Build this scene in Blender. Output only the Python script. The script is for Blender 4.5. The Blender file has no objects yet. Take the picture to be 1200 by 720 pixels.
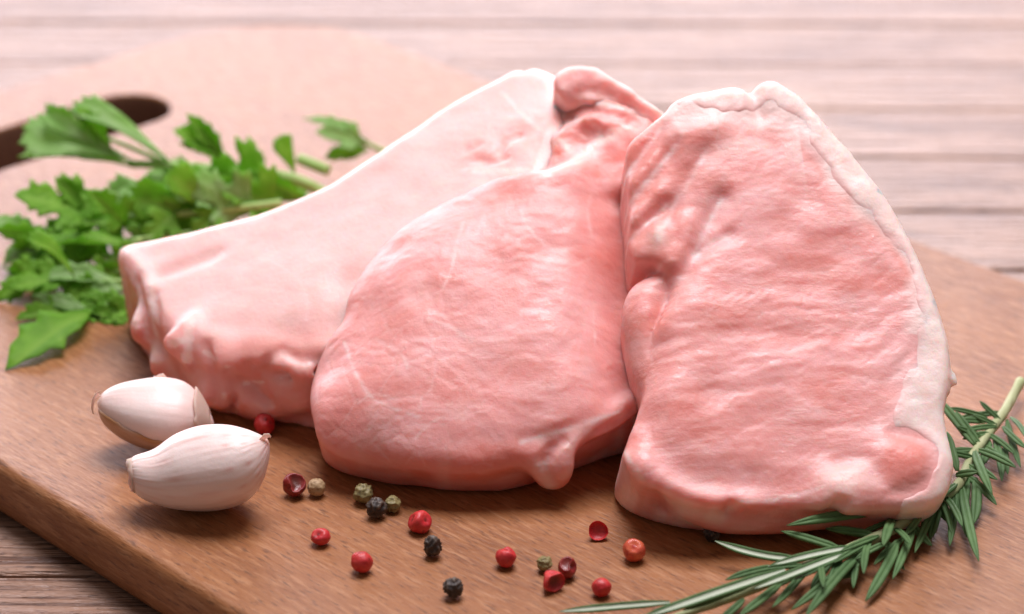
import bpy, math, random
import numpy as np

# ------------------------------------------------------------------ camera, world, lights
scene = bpy.context.scene
C = scene.collection
R_ = math.radians
F_PX, PITCH, CAM_H = 3100.0, R_(25.6), 306.0          # photograph is 1200 px wide; millimetres
CAM = np.array([0.0, -CAM_H / math.tan(PITCH), CAM_H])
cam_d = bpy.data.cameras.new('camera'); cam = bpy.data.objects.new('camera', cam_d); C.objects.link(cam)
cam.location = CAM * 0.001; cam.rotation_euler = (math.pi / 2 - PITCH, 0, 0)
cam_d.sensor_width = 36; cam_d.lens = F_PX / 1200 * 36
cam_d.clip_start = 0.05; cam_d.clip_end = 20
cam_d.dof.use_dof = True; cam_d.dof.focus_distance = 0.606; cam_d.dof.aperture_fstop = 10.5
scene.camera = cam

world = bpy.data.worlds.new('World'); scene.world = world; world.use_nodes = True
bg = world.node_tree.nodes['Background']
bg.inputs[0].default_value = (1.0, 0.86, 0.82, 1); bg.inputs[1].default_value = 0.18

def area(name, loc, target, sx, sy, power, col):
    d = bpy.data.lights.new(name, 'AREA'); d.shape = 'RECTANGLE'; d.size = sx; d.size_y = sy
    d.energy = power; d.color = col
    o = bpy.data.objects.new(name, d); C.objects.link(o); o.location = loc
    dx, dy, dz = [target[i] - loc[i] for i in range(3)]
    o.rotation_euler = (math.atan2(math.hypot(dx, dy), -dz), 0, math.atan2(dy, dx) - math.pi / 2)
    return o
area('window_light', (-0.45, 1.80, 0.50), (0, 0, 0.02), 2.4, 0.85, 43, (0.97, 0.90, 1.0))
area('added_overhead_fill', (0.06, 0.26, 1.10), (0, 0, 0.02), 0.7, 0.55, 18.5, (1.0, 0.94, 0.99))  # unseen area lamp added overhead to brighten the chop faces

scene.render.engine = 'CYCLES'
scene.cycles.use_denoising = True
scene.cycles.max_bounces = 8
scene.view_settings.view_transform = 'Standard'; scene.view_settings.look = 'None'
scene.view_settings.exposure = 0.12; scene.view_settings.gamma = 1.0

# ------------------------------------------------------------------ geometry helpers (mm)
def ray(x, y):
    dx, dy = (x - 600) / F_PX, -(y - 360) / F_PX
    s, c = math.sin(PITCH), math.cos(PITCH)
    return np.array([dx, c + dy * s, -s + dy * c])
def on_z(x, y, z=0.0):
    d = ray(x, y); return CAM + d * ((z - CAM[2]) / d[2])
def on_y(x, y, Y):
    d = ray(x, y); return CAM + d * ((Y - CAM[1]) / d[1])
def nrm(v): v = np.asarray(v, float); return v / np.linalg.norm(v)

class Frame:
    """right-handed frame a (along), b (up the face), w (out of the face)"""
    def __init__(s, O, a, w):
        s.O = np.asarray(O, float); s.w = nrm(w); a = np.asarray(a, float)
        s.a = nrm(a - s.w * a.dot(s.w)); s.b = np.cross(s.w, s.a)
        s.M = np.stack([s.a, s.b, s.w])
    def px(s, x, y, w=0.0):
        d = ray(x, y); P = s.O + s.w * w
        p = CAM + d * ((P - CAM).dot(s.w) / d.dot(s.w)) - s.O
        return np.array([p.dot(s.a), p.dot(s.b)])
    def pts(s, L, w=0.0): return np.array([s.px(x, y, w) for x, y in L])
    def p3(s, x, y, w=0.0): q = s.px(x, y, w); return np.array([q[0], q[1], w])
    def world(s, P): return P @ s.M + s.O

def cr(P, n=6, closed=False):
    """Catmull-Rom resample"""
    P = np.asarray(P, float); N = len(P); out = []
    rng = range(N) if closed else range(N - 1)
    for i in rng:
        if closed: p0, p1, p2, p3 = P[i - 1], P[i], P[(i + 1) % N], P[(i + 2) % N]
        else: p0, p1, p2, p3 = P[max(i - 1, 0)], P[i], P[i + 1], P[min(i + 2, N - 1)]
        for k in range(n):
            t = k / n
            out.append(0.5 * ((2 * p1) + (p2 - p0) * t + (2 * p0 - 5 * p1 + 4 * p2 - p3) * t * t + (3 * p1 - p0 - 3 * p2 + p3) * t ** 3))
    if not closed: out.append(P[-1])
    return np.array(out)

def seg_dist(X, Y, P, closed=True):
    """distance to polyline and inside mask, on arrays X, Y"""
    d = np.full(X.shape, 1e9); ins = np.zeros(X.shape, bool)
    N = len(P)
    for i in range(N if closed else N - 1):
        ax, ay = P[i]; bx, by = P[(i + 1) % N]
        ex, ey = bx - ax, by - ay; L = ex * ex + ey * ey + 1e-12
        t = np.clip(((X - ax) * ex + (Y - ay) * ey) / L, 0, 1)
        d = np.minimum(d, (X - ax - t * ex) ** 2 + (Y - ay - t * ey) ** 2)
        if closed and ay != by:
            c = ((ay > Y) != (by > Y)) & (X < ex * (Y - ay) / (by - ay) + ax)
            ins ^= c
    d = np.sqrt(d)
    return np.where(ins, -d, d) if closed else d

def hsh(ix, iy, iz, s):
    n = (ix.astype(np.int64) * 374761393 + iy.astype(np.int64) * 668265263 + iz.astype(np.int64) * 2147483647 + s * 1274126177) & 0xffffffff
    n = ((n ^ (n >> 13)) * 1274126177) & 0xffffffff
    n = ((n ^ (n >> 16)) * 2246822519) & 0xffffffff
    return ((n ^ (n >> 15)) & 0xffffff) / float(0xffffff)
def noise(x, y, z, s=0):
    x, y, z = np.broadcast_arrays(np.asarray(x, float), np.asarray(y, float), np.asarray(z, float))
    ix, iy, iz = np.floor(x), np.floor(y), np.floor(z)
    f = [x - ix, y - iy, z - iz]; f = [t * t * t * (t * (t * 6 - 15) + 10) for t in f]
    r = 0
    for a in (0, 1):
        for b in (0, 1):
            for c in (0, 1):
                r = r + hsh(ix + a, iy + b, iz + c, s) * (f[0] if a else 1 - f[0]) * (f[1] if b else 1 - f[1]) * (f[2] if c else 1 - f[2])
    return r * 2 - 1
def fbm(x, y, z, s=0, o=4):
    r, a = 0, 1.0
    for k in range(o):
        r = r + a * noise(x * 2 ** k, y * 2 ** k, z * 2 ** k, s + k); a *= 0.5
    return r / 1.6
def voro(x, y, s=0):
    """2D F2-F1"""
    ix, iy = np.floor(x), np.floor(y)
    d1 = np.full(x.shape, 9.0); d2 = d1.copy()
    for a in (-1, 0, 1):
        for b in (-1, 0, 1):
            cx, cy = ix + a, iy + b
            px = cx + hsh(cx, cy, cx * 0, s); py = cy + hsh(cx, cy, cx * 0 + 7, s)
            d = np.hypot(x - px, y - py)
            n1 = np.minimum(d1, d); d2 = np.minimum(d2, np.maximum(d1, d)); d1 = n1
    return d2 - d1
def sstep(a, b, x): t = np.clip((x - a) / (b - a), 0, 1); return t * t * (3 - 2 * t)
def smin(a, b, k):
    h = np.clip(0.5 + 0.5 * (b - a) / k, 0, 1); return b + (a - b) * h - k * h * (1 - h)
def smax(a, b, k): return -smin(-a, -b, k)

def surface_nets(F, org, h):
    S = F < 0; shp = F.shape
    cor = [(i, j, k) for i in (0, 1) for j in (0, 1) for k in (0, 1)]
    sl = lambda o: tuple(slice(o[i], shp[i] - 1 + o[i]) for i in range(3))
    allin = S[sl((0, 0, 0))].copy(); anyin = allin.copy()
    for c in cor[1:]:
        q = S[sl(c)]; allin &= q; anyin |= q
    msk = anyin & ~allin
    idx = np.full(msk.shape, -1, np.int64); idx[msk] = np.arange(msk.sum())
    ii = np.argwhere(msk)
    f = {c: F[ii[:, 0] + c[0], ii[:, 1] + c[1], ii[:, 2] + c[2]] for c in cor}
    acc = np.zeros((len(ii), 3)); cnt = np.zeros(len(ii))
    for c in cor:
        for ax in range(3):
            if c[ax] == 0:
                e = list(c); e[ax] = 1; f0, f1 = f[c], f[tuple(e)]
                m = (f0 < 0) != (f1 < 0)
                t = np.where(m, f0 / np.where(m, f0 - f1, 1), 0)
                for q in range(3): acc[:, q] += np.where(m, c[q] + (t if q == ax else 0), 0)
                cnt += m
    V = (ii + acc / cnt[:, None]) * h + org
    quads = []
    for ax in range(3):
        o = [slice(1, -1)] * 3; o[ax] = slice(0, -1); o2 = list(o); o2[ax] = slice(1, None)
        s0, s1 = S[tuple(o)], S[tuple(o2)]
        m = s0 != s1; P = np.argwhere(m)
        off = [1, 1, 1]; off[ax] = 0; P = P + off
        u, v = (ax + 1) % 3, (ax + 2) % 3
        def cell(du, dv):
            Q = P.copy(); Q[:, u] -= du; Q[:, v] -= dv
            return idx[Q[:, 0], Q[:, 1], Q[:, 2]]
        q = np.stack([cell(1, 1), cell(0, 1), cell(0, 0), cell(1, 0)], 1)
        fl = ~s0[m]; q[fl] = q[fl][:, ::-1]
        quads.append(q)
    q = np.concatenate(quads); q = q[(q >= 0).all(1)]
    return V, q

# ------------------------------------------------------------------ object helpers
def tag(o, label=None, cat=None, group=None, kind=None):
    if label: o['label'] = label
    if cat: o['category'] = cat
    if group: o['group'] = group
    if kind: o['kind'] = kind
    return o
def thing(name, loc, label, cat, group=None):
    o = bpy.data.objects.new(name, None); C.objects.link(o); o.location = np.asarray(loc) * 0.001
    o.empty_display_size = 0.01
    return tag(o, label, cat, group)
def mesh_obj(name, V, faces, mats, parent=None, smooth=True, mi=None, attrs=None):
    """V in mm world coordinates (relative to the parent's location when there is one)"""
    V = np.asarray(V, float) * 0.001
    if parent is not None: V = V - np.array(parent.location)
    me = bpy.data.meshes.new(name)
    me.from_pydata(V.tolist(), [], faces.tolist() if isinstance(faces, np.ndarray) else faces)
    if not isinstance(mats, (list, tuple)): mats = [mats]
    for m in mats: me.materials.append(m)
    if mi is not None: me.polygons.foreach_set('material_index', np.asarray(mi, np.int32))
    me.polygons.foreach_set('use_smooth', np.full(len(me.polygons), smooth))
    for k, a in (attrs or {}).items():
        at = me.attributes.new(k, 'FLOAT', 'POINT'); at.data.foreach_set('value', np.asarray(a, np.float32))
    me.update()
    o = bpy.data.objects.new(name, me); C.objects.link(o)
    if parent is not None: o.parent = parent
    return o
def subdiv(V, Q):
    """one Catmull-Clark level through a throw-away object"""
    me = bpy.data.meshes.new('tmp'); me.from_pydata(V.tolist(), [], Q.tolist())
    o = bpy.data.objects.new('tmp', me); C.objects.link(o)
    m = o.modifiers.new('s', 'SUBSURF'); m.levels = 1; m.render_levels = 1
    dg = bpy.context.evaluated_depsgraph_get(); ev = o.evaluated_get(dg); m2 = ev.to_mesh()
    n = len(m2.vertices); W = np.empty(n * 3); m2.vertices.foreach_get('co', W); W = W.reshape(-1, 3)
    N = np.empty(n * 3, np.float32); m2.vertex_normals.foreach_get('vector', N)
    L = np.empty(len(m2.polygons) * 4, np.int32); m2.loops.foreach_get('vertex_index', L)
    ev.to_mesh_clear(); bpy.data.objects.remove(o); bpy.data.meshes.remove(me)
    return W, L.reshape(-1, 4), N.reshape(-1, 3).astype(float)

def tube(P, r, nseg=8, cap=True):
    """tube along a 3D polyline, r scalar or list"""
    P = np.asarray(P, float); n = len(P); r = np.broadcast_to(np.asarray(r, float), (n,))
    T = np.gradient(P, axis=0); T /= np.linalg.norm(T, axis=1)[:, None] + 1e-9
    up = np.array([0, 0, 1.0]); V = []; F = []
    for i in range(n):
        s = np.cross(T[i], up); s = nrm(s) if np.linalg.norm(s) > 1e-3 else np.array([1.0, 0, 0]); u = np.cross(s, T[i])
        for k in range(nseg):
            t = 2 * math.pi * k / nseg
            V.append(P[i] + r[i] * (s * math.cos(t) + u * math.sin(t)))
    for i in range(n - 1):
        for k in range(nseg):
            a, b = i * nseg + k, i * nseg + (k + 1) % nseg
            F.append((a, b, b + nseg, a + nseg))
    if cap:
        F.append(tuple(range(nseg))[::-1]); F.append(tuple(range((n - 1) * nseg, n * nseg)))
    return np.array(V), F

# ------------------------------------------------------------------ materials
class Mat:
    def __init__(s, name):
        s.m = bpy.data.materials.new(name); s.m.use_nodes = True; s.t = s.m.node_tree; s.n = s.t.nodes
        s.p = s.n['Principled BSDF']
    def new(s, typ, **kw):
        n = s.n.new(typ)
        for k, v in kw.items(): setattr(n, k, v)
        return n
    def link(s, a, b): s.t.links.new(a, b)
    def set(s, **kw):
        for k, v in kw.items():
            k = k.replace('_', ' ')
            s.p.inputs[k].default_value = v
    def coord(s, kind='Object'): return s.new('ShaderNodeTexCoord').outputs[kind]
    def mapping(s, src, scale, rot=(0, 0, 0)):
        n = s.new('ShaderNodeMapping'); n.inputs['Scale'].default_value = scale; n.inputs['Rotation'].default_value = rot
        s.link(src, n.inputs[0]); return n.outputs[0]
    def noise(s, src, scale, detail=4, rough=0.55, dist=0.0):
        n = s.new('ShaderNodeTexNoise'); n.inputs['Scale'].default_value = scale; n.inputs['Detail'].default_value = detail
        n.inputs['Roughness'].default_value = rough; n.inputs['Distortion'].default_value = dist
        s.link(src, n.inputs['Vector']); return n.outputs[0]
    def ramp(s, src, stops):
        n = s.new('ShaderNodeValToRGB'); e = n.color_ramp.elements
        while len(e) < len(stops): e.new(0.5)
        for i, (p, c) in enumerate(stops):
            e[i].position = p; e[i].color = (c, c, c, 1) if isinstance(c, (int, float)) else (*c, 1)
        s.link(src, n.inputs[0]); return n.outputs[0]
    def attr(s, name): n = s.new('ShaderNodeAttribute'); n.attribute_name = name; return n.outputs['Fac']
    def mix(s, fac, a, b, mode='MIX'):
        n = s.new('ShaderNodeMix'); n.data_type = 'RGBA'; n.blend_type = mode
        for i, v in ((0, fac), (6, a), (7, b)):
            if isinstance(v, bpy.types.NodeSocket): s.link(v, n.inputs[i])
            elif i == 0: n.inputs[0].default_value = v
            else: n.inputs[i].default_value = (*v, 1)
        return n.outputs[2]
    def math(s, op, a, b=0.0):
        n = s.new('ShaderNodeMath', operation=op)
        for i, v in ((0, a), (1, b)):
            if isinstance(v, bpy.types.NodeSocket): s.link(v, n.inputs[i])
            else: n.inputs[i].default_value = v
        return n.outputs[0]
    def bump(s, h, strength, dist, prev=None):
        n = s.new('ShaderNodeBump'); n.inputs['Strength'].default_value = strength; n.inputs['Distance'].default_value = dist
        s.link(h, n.inputs['Height'])
        if prev is not None: s.link(prev, n.inputs['Normal'])
        return n.outputs[0]
    def col(s, c): s.link(c, s.p.inputs['Base Color'])
    def nor(s, n): s.link(n, s.p.inputs['Normal'])

def meat_material():
    M = Mat('raw_pork'); co = M.coord()
    n1 = M.noise(co, 45, 4); n2 = M.noise(co, 260, 4, 0.6); n3 = M.noise(co, 1100, 3, 0.6)
    fib = M.noise(M.mapping(co, (0.30, 1, 1)), 520, 4, 0.62, 0.4)
    n1 = M.noise(M.mapping(co, (0.55, 1, 1)), 75, 5, 0.6, 0.5)
    lean = M.mix(M.ramp(n1, [(0.38, 0.0), (0.64, 1.0)]), (0.87, 0.45, 0.43), (0.81, 0.335, 0.30))
    lean = M.mix(M.math('MULTIPLY', M.ramp(fib, [(0.48, 0.0), (0.75, 1.0)]), M.math('MULTIPLY', M.attr('fibre'), 0.5)), lean, (0.90, 0.60, 0.55))
    lean = M.mix(M.math('MULTIPLY', M.ramp(n2, [(0.30, 1.0), (0.45, 0.0)]), 0.22), lean, (0.76, 0.25, 0.19))
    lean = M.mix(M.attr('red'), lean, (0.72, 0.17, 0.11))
    fatc = M.mix(M.ramp(n2, [(0.35, 0.0), (0.7, 1.0)]), (0.92, 0.76, 0.71), (0.89, 0.66, 0.60))
    c = M.mix(M.math('MULTIPLY', M.attr('vein'), 0.95), lean, (0.93, 0.72, 0.69))
    c = M.mix(M.attr('fat'), c, fatc)  # real fat, plus the window sheen painted on the left chop's top
    M.col(c)
    M.set(IOR=1.45, Subsurface_Scale=0.0045, Subsurface_Radius=(1.0, 0.34, 0.22))
    M.link(M.math('MULTIPLY', M.math('SUBTRACT', 1.0, M.attr('seam')), 0.9), M.p.inputs['Subsurface Weight'])
    M.link(M.ramp(n2, [(0.3, 0.38), (0.75, 0.54)]), M.p.inputs['Roughness'])
    M.link(M.math('MULTIPLY', M.ramp(M.noise(co, 150, 4, 0.7), [(0.52, 0.0), (0.60, 1.0)]), 0.22), M.p.inputs['Coat Weight']); M.set(Coat_Roughness=0.10)
    M.link(M.bump(M.noise(co, 800, 2), 0.55, 0.0005), M.p.inputs['Coat Normal'])
    M.nor(M.bump(n3, 0.32, 0.0003, M.bump(M.math('MULTIPLY', fib, M.attr('fibre')), 0.42, 0.0006, M.bump(n2, 0.2, 0.0007))))
    return M.m
MEAT = meat_material()

# ------------------------------------------------------------------ board and table
T_BOARD = 15.0
AZ = R_(43.8)
D = np.array([-math.sin(AZ), math.cos(AZ), 0]); E = np.array([math.cos(AZ), math.sin(AZ), 0])   # along the board, across it to the right
near_edge = on_z(110, 618).dot(E)
far_edge = on_z(870, 202).dot(E)
end_edge = on_z(64, 84).dot(D)
print('board width', far_edge - near_edge, 'end', end_edge)

def wood_board():
    M = Mat('board_wood'); co = M.coord()
    big = M.noise(M.mapping(co, (1, 0.22, 1)), 26, 4, 0.6, 0.6)
    fib = M.noise(M.mapping(co, (1.0, 0.12, 1.0)), 1000, 4, 0.65)
    fl = M.noise(M.mapping(co, (1.0, 0.17, 1.0)), 1250, 3, 0.6)
    lt = M.noise(M.mapping(co, (1.0, 0.16, 1.0)), 700, 3, 0.6)
    c = M.mix(M.ramp(big, [(0.30, 0.0), (0.72, 1.0)]), (0.34, 0.132, 0.042), (0.185, 0.060, 0.017))
    c = M.mix(M.math('MULTIPLY', M.ramp(fib, [(0.40, 0.0), (0.62, 1.0)]), 0.5), c, (0.37, 0.16, 0.06))
    c = M.mix(M.math('MULTIPLY', M.ramp(lt, [(0.50, 0.0), (0.66, 1.0)]), 0.75), c, (0.42, 0.20, 0.09))
    c = M.mix(M.math('MULTIPLY', M.ramp(fl, [(0.30, 1.0), (0.46, 0.0)]), 0.7), c, (0.085, 0.03, 0.012))
    M.col(c)
    M.set(IOR=1.5)
    M.link(M.ramp(fib, [(0.3, 0.50), (0.7, 0.38)]), M.p.inputs['Roughness'])
    M.nor(M.bump(fl, 0.35, 0.0005, M.bump(fib, 0.4, 0.0005)))
    return M.m
def slot_wood():  # slot's end grain, darkened so the shade inside is in its colour
    M = Mat('slot_shaded_grain'); co = M.coord(); n = M.noise(M.mapping(co, (1, 1, .3)), 700, 4)
    M.col(M.mix(n, (0.085, 0.036, 0.022), (0.17, 0.075, 0.04))); M.set(Roughness=0.6); M.nor(M.bump(n, .4, .0005)); return M.m
def make_board():
    # local: x across (E), y along (D), z up; outline with rounded corners and a handle slot near the far end
    x0, x1, y1, y0 = near_edge, far_edge, end_edge, end_edge - 520
    def rrect(x0, x1, y0, y1, rr, n=14):
        P = []
        for (cx, cy, a0, r) in ((x1 - rr[0], y0 + rr[0], -90, rr[0]), (x1 - rr[1], y1 - rr[1], 0, rr[1]), (x0 + rr[2], y1 - rr[2], 90, rr[2]), (x0 + rr[3], y0 + rr[3], 180, rr[3])):
            for k in range(n + 1):
                a = R_(a0 + 90 * k / n); P.append((cx + r * math.cos(a), cy + r * math.sin(a)))
        return np.array(P)
    out = rrect(x0, x1, y0, y1, (25, 48, 48, 25))
    # slot
    se = on_z(204, 124); sx1 = se.dot(E); sl_y = (on_z(100, 122).dot(D) + on_z(100, 167).dot(D)) / 2
    hw = (on_z(100, 122).dot(D) - on_z(100, 167).dot(D)) / 2
    slot = rrect(sx1 - 105, sx1, sl_y - hw, sl_y + hw, (hw * 0.98,) * 4)
    T = T_BOARD
    def prof(r, n=7):   # (inset, z) rows around a bullnose edge, top to bottom
        a, h = 0.62 * r, 0.5 * T                                # a soft arris into a gently convex wall
        up = [(a * (1 - math.sin(R_(t)) ** 0.8), -h * (1 - math.cos(R_(t)) ** 0.72)) for t in np.linspace(0, 90, 11)]
        return up + [(a * (1 - math.cos(R_(t))), -h - (T - h) * math.sin(R_(t))) for t in np.linspace(12, 90, n)]
    def inset(P, d):
        N = len(P); t = np.roll(P, -1, 0) - np.roll(P, 1, 0); t /= np.linalg.norm(t, axis=1)[:, None]
        return P + np.stack([-t[:, 1], t[:, 0]], 1) * d
    V, F = [], []
    def rings(P, pr, flip):
        base = len(V); n = len(P)
        for d, z in pr:
            Q = inset(P, d if not flip else -d)
            V.extend([(q[0], q[1], z) for q in Q])
        for i in range(len(pr) - 1):
            for k in range(n):
                a, b = base + i * n + k, base + i * n + (k + 1) % n
                F.append((a, a + n, b + n, b) if not flip else (a, b, b + n, a + n))
        return base, base + (len(pr) - 1) * n, n
    ot, ob, on = rings(out, prof(5.5), False)
    st, sb, sn = rings(slot, prof(2.0), True)
    import bmesh
    bm = bmesh.new(); vs = [bm.verts.new(v) for v in V]
    for f in F: bm.faces.new([vs[i] for i in f])
    for (o0, s0) in ((ot, st), (ob, sb)):
        eo = [bm.edges.get((vs[o0 + k], vs[o0 + (k + 1) % on])) for k in range(on)]
        es = [bm.edges.get((vs[s0 + k], vs[s0 + (k + 1) % sn])) for k in range(sn)]
        bmesh.ops.triangle_fill(bm, use_beauty=True, use_dissolve=False, edges=eo + es)
    bmesh.ops.recalc_face_normals(bm, faces=bm.faces)
    for v in bm.verts: v.co *= 0.001
    me = bpy.data.meshes.new('cutting_board'); bm.to_mesh(me); bm.free()
    me.materials.append(wood_board()); me.materials.append(slot_wood())
    for p in me.polygons:
        p.use_smooth = abs(p.normal.z) < 0.999; c = p.center * 1000
        if p.use_smooth and sx1 - 107 < c.x < sx1 + 2 and abs(c.y - sl_y) < hw + 2 and c.z < -0.8: p.material_index = 1
    o = bpy.data.objects.new('cutting_board', me); C.objects.link(o)
    o.rotation_euler = (0, 0, AZ)
    tag(o, 'brown wooden cutting board with rounded edges and a hand slot', 'cutting board')
make_board()

def plank_material():
    M = Mat('weathered_plank'); co = M.coord()
    oi = M.new('ShaderNodeObjectInfo').outputs['Random']
    add = M.new('ShaderNodeVectorMath', operation='ADD'); M.link(co, add.inputs[0])
    cmb = M.new('ShaderNodeCombineXYZ'); M.link(M.math('MULTIPLY', oi, 37.0), cmb.inputs[0]); M.link(M.math('MULTIPLY', oi, 11.0), cmb.inputs[2])
    M.link(cmb.outputs[0], add.inputs[1]); v = add.outputs[0]
    ridge = M.noise(M.mapping(v, (0.045, 1.0, 1.0)), 420, 4, 0.55, 0.35)
    soft = M.noise(M.mapping(v, (0.14, 1.0, 1.0)), 42, 4, 0.6, 0.8)
    pit = M.noise(M.mapping(v, (0.35, 1.0, 1.0)), 700, 3, 0.6)
    c = M.mix(M.ramp(soft, [(0.32, 0.0), (0.68, 1.0)]), (0.44, 0.27, 0.19), (0.27, 0.15, 0.10))
    c = M.mix(M.math('MULTIPLY', M.ramp(ridge, [(0.38, 1.0), (0.50, 0.0)]), 0.85), c, (0.10, 0.045, 0.028))
    c = M.mix(M.math('MULTIPLY', M.ramp(pit, [(0.32, 1.0), (0.42, 0.0)]), 0.7), c, (0.09, 0.04, 0.025))
    M.col(c); M.set(IOR=1.5, Roughness=0.40)
    M.nor(M.bump(pit, 0.5, 0.001, M.bump(ridge, 1.0, 0.003)))
    return M.m
def make_table():
    root = bpy.data.objects.new('table_top', None); C.objects.link(root); root['kind'] = 'structure'
    root.location = (0, 0, -T_BOARD * 0.001)
    PM = plank_material(); th, w, gap = 18.0, 42.5, 1.6
    yg = on_z(1190, 313, -T_BOARD)[1]                        # a gap crosses here
    rnd = random.Random(4)
    y = yg - 42.5 * 11
    for i in range(27):
        b = 0.8; x0, x1 = -950, 950
        ya, yb = y + gap / 2, y + w - gap / 2
        sec = [(ya, -b), (ya + b, 0), (yb - b, 0), (yb, -b), (yb, -th), (ya, -th)]
        V = [(x0, q[0] - (ya + yb) / 2, q[1]) for q in sec] + [(x1, q[0] - (ya + yb) / 2, q[1]) for q in sec]
        F = [(k, (k + 1) % 6, (k + 1) % 6 + 6, k + 6) for k in range(6)] + [tuple(range(6))[::-1], tuple(range(6, 12))]
        F = [f[::-1] for f in F]
        o = mesh_obj('plank', V, F, PM, None, smooth=False)
        o.parent = root; o.location = (0, (ya + yb) / 2 * 0.001, -0.0002 - rnd.random() * 0.0006); o.rotation_euler = (0, 0, R_(-0.35))
        y += w
make_table()

# ------------------------------------------------------------------ pork chops
def grid_for(lo, hi, h):
    ax = [np.arange(lo[i], hi[i] + h, h) for i in range(3)]
    return np.meshgrid(*ax, indexing='ij'), np.array(lo, float)

def _box(G, lo, hi):
    ax = (G[0][:, 0, 0], G[1][0, :, 0], G[2][0, 0, :]); r = []
    for i in range(3):
        a, b = np.searchsorted(ax[i], lo[i]), np.searchsorted(ax[i], hi[i]); r.append(slice(a, max(b, a)))
    return tuple(r)
def _caps(g, P, r):
    d = None; r = np.broadcast_to(r, (len(P),))
    for i in range(len(P) - 1):
        a, b = P[i], P[i + 1]; e = b - a; L = e.dot(e) + 1e-9
        t = np.clip(((g[0] - a[0]) * e[0] + (g[1] - a[1]) * e[1] + (g[2] - a[2]) * e[2]) / L, 0, 1)
        q = np.sqrt((g[0] - a[0] - t * e[0]) ** 2 + (g[1] - a[1] - t * e[1]) ** 2 + (g[2] - a[2] - t * e[2]) ** 2) - (r[i] + t * (r[i + 1] - r[i]))
        d = q if d is None else np.minimum(d, q)
    return d
def blend(F, G, prim, k, cut=False):
    """smooth union (or cut) of an ellipsoid ('e', centre, radii) or capsule chain ('c', points, radii), in place"""
    if prim[0] == 'e':
        c, r = np.asarray(prim[1]), np.asarray(prim[2], float); m = r.max() + 2 * k + 1; b = _box(G, c - m, c + m)
        g = [q[b] for q in G]
        if g[0].size == 0: return
        q = np.sqrt(sum(((g[i] - c[i]) / r[i]) ** 2 for i in range(3))); d = (q - 1) * r.min()
    else:
        P = np.asarray(prim[1]); m = np.max(prim[2]) + 2 * k + 1; b = _box(G, P.min(0) - m, P.max(0) + m)
        g = [q[b] for q in G]
        if g[0].size == 0: return
        d = _caps(g, P, prim[2])
    F[b] = smax(F[b], -d, k) if cut else smin(F[b], d, k)
def rough(F, G, amp, sc, seed, band=3.0):
    m = np.abs(F) < band
    F[m] += amp * noise(G[0][m] / sc, G[1][m] / sc, G[2][m] / sc, seed)
def slab(G, poly, top, depth, r, taper=0.0, d2=None):
    """rounded extrusion of a polygon: top surface at w = top (may be an array over a,b), depth downwards"""
    if d2 is None: d2 = seg_dist(G[0][:, :, 0], G[1][:, :, 0], poly)[:, :, None]
    W = G[2] - top
    q0 = d2 + r - taper * np.minimum(W, 0); q1 = np.abs(W + depth / 2) - depth / 2 + r
    return np.minimum(np.maximum(q0, q1), 0) + np.hypot(np.maximum(q0, 0), np.maximum(q1, 0)) - r

class Chop:
    """samples: builds meshes of an SDF written in the frame's coordinates"""
    def __init__(s, fr, lo, hi, h=0.9):
        s.fr = fr; s.G, s.org = grid_for(lo, hi, h); s.h = h
        s.Z = s.fr.M[0, 2] * s.G[0] + s.fr.M[1, 2] * s.G[1] + s.fr.M[2, 2] * s.G[2] + s.fr.O[2]     # world height
    def finish(s, F, disp, masks, name, parent, mat=None, sub=True):
        F = smax(F, 0.25 - s.Z, 1.2)
        F = np.pad(F, 1, constant_values=5.0)
        V, Q = surface_nets(F, s.org - s.h, s.h)
        V, Q, N = subdiv(V, Q)
        if disp is not None: V = V + N * disp(V, N)[:, None]
        at = masks(V, N)
        for k in ('fat', 'vein', 'red', 'fibre', 'seam'): at.setdefault(k, np.zeros(len(V)))
        Wd = s.fr.world(V); Wd[:, 2] = np.maximum(Wd[:, 2], 0.12)
        return mesh_obj(name, Wd, Q, mat or MEAT, parent, attrs=at)

def stroke(V, fr, L, wid, w=0.0):
    """soft 2D mask along a polyline given on the face"""
    P = cr(fr.pts(L, w), 4); m = 2.6 * wid; out = np.zeros(len(V))
    s = np.flatnonzero((V[:, 0] > P[:, 0].min() - m) & (V[:, 0] < P[:, 0].max() + m) & (V[:, 1] > P[:, 1].min() - m) & (V[:, 1] < P[:, 1].max() + m))
    out[s] = np.exp(-(seg_dist(V[s, 0], V[s, 1], P, closed=False) / wid) ** 2)
    return out
def region(V, fr, L, soft, w=0.0):
    P = cr(fr.pts(L, w), 3, True); m = soft; out = np.zeros(len(V))
    s = np.flatnonzero((V[:, 0] > P[:, 0].min() - m) & (V[:, 0] < P[:, 0].max() + m) & (V[:, 1] > P[:, 1].min() - m) & (V[:, 1] < P[:, 1].max() + m))
    out[s] = 1 - sstep(-soft, soft, seg_dist(V[s, 0], V[s, 1], P))
    return out

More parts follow.
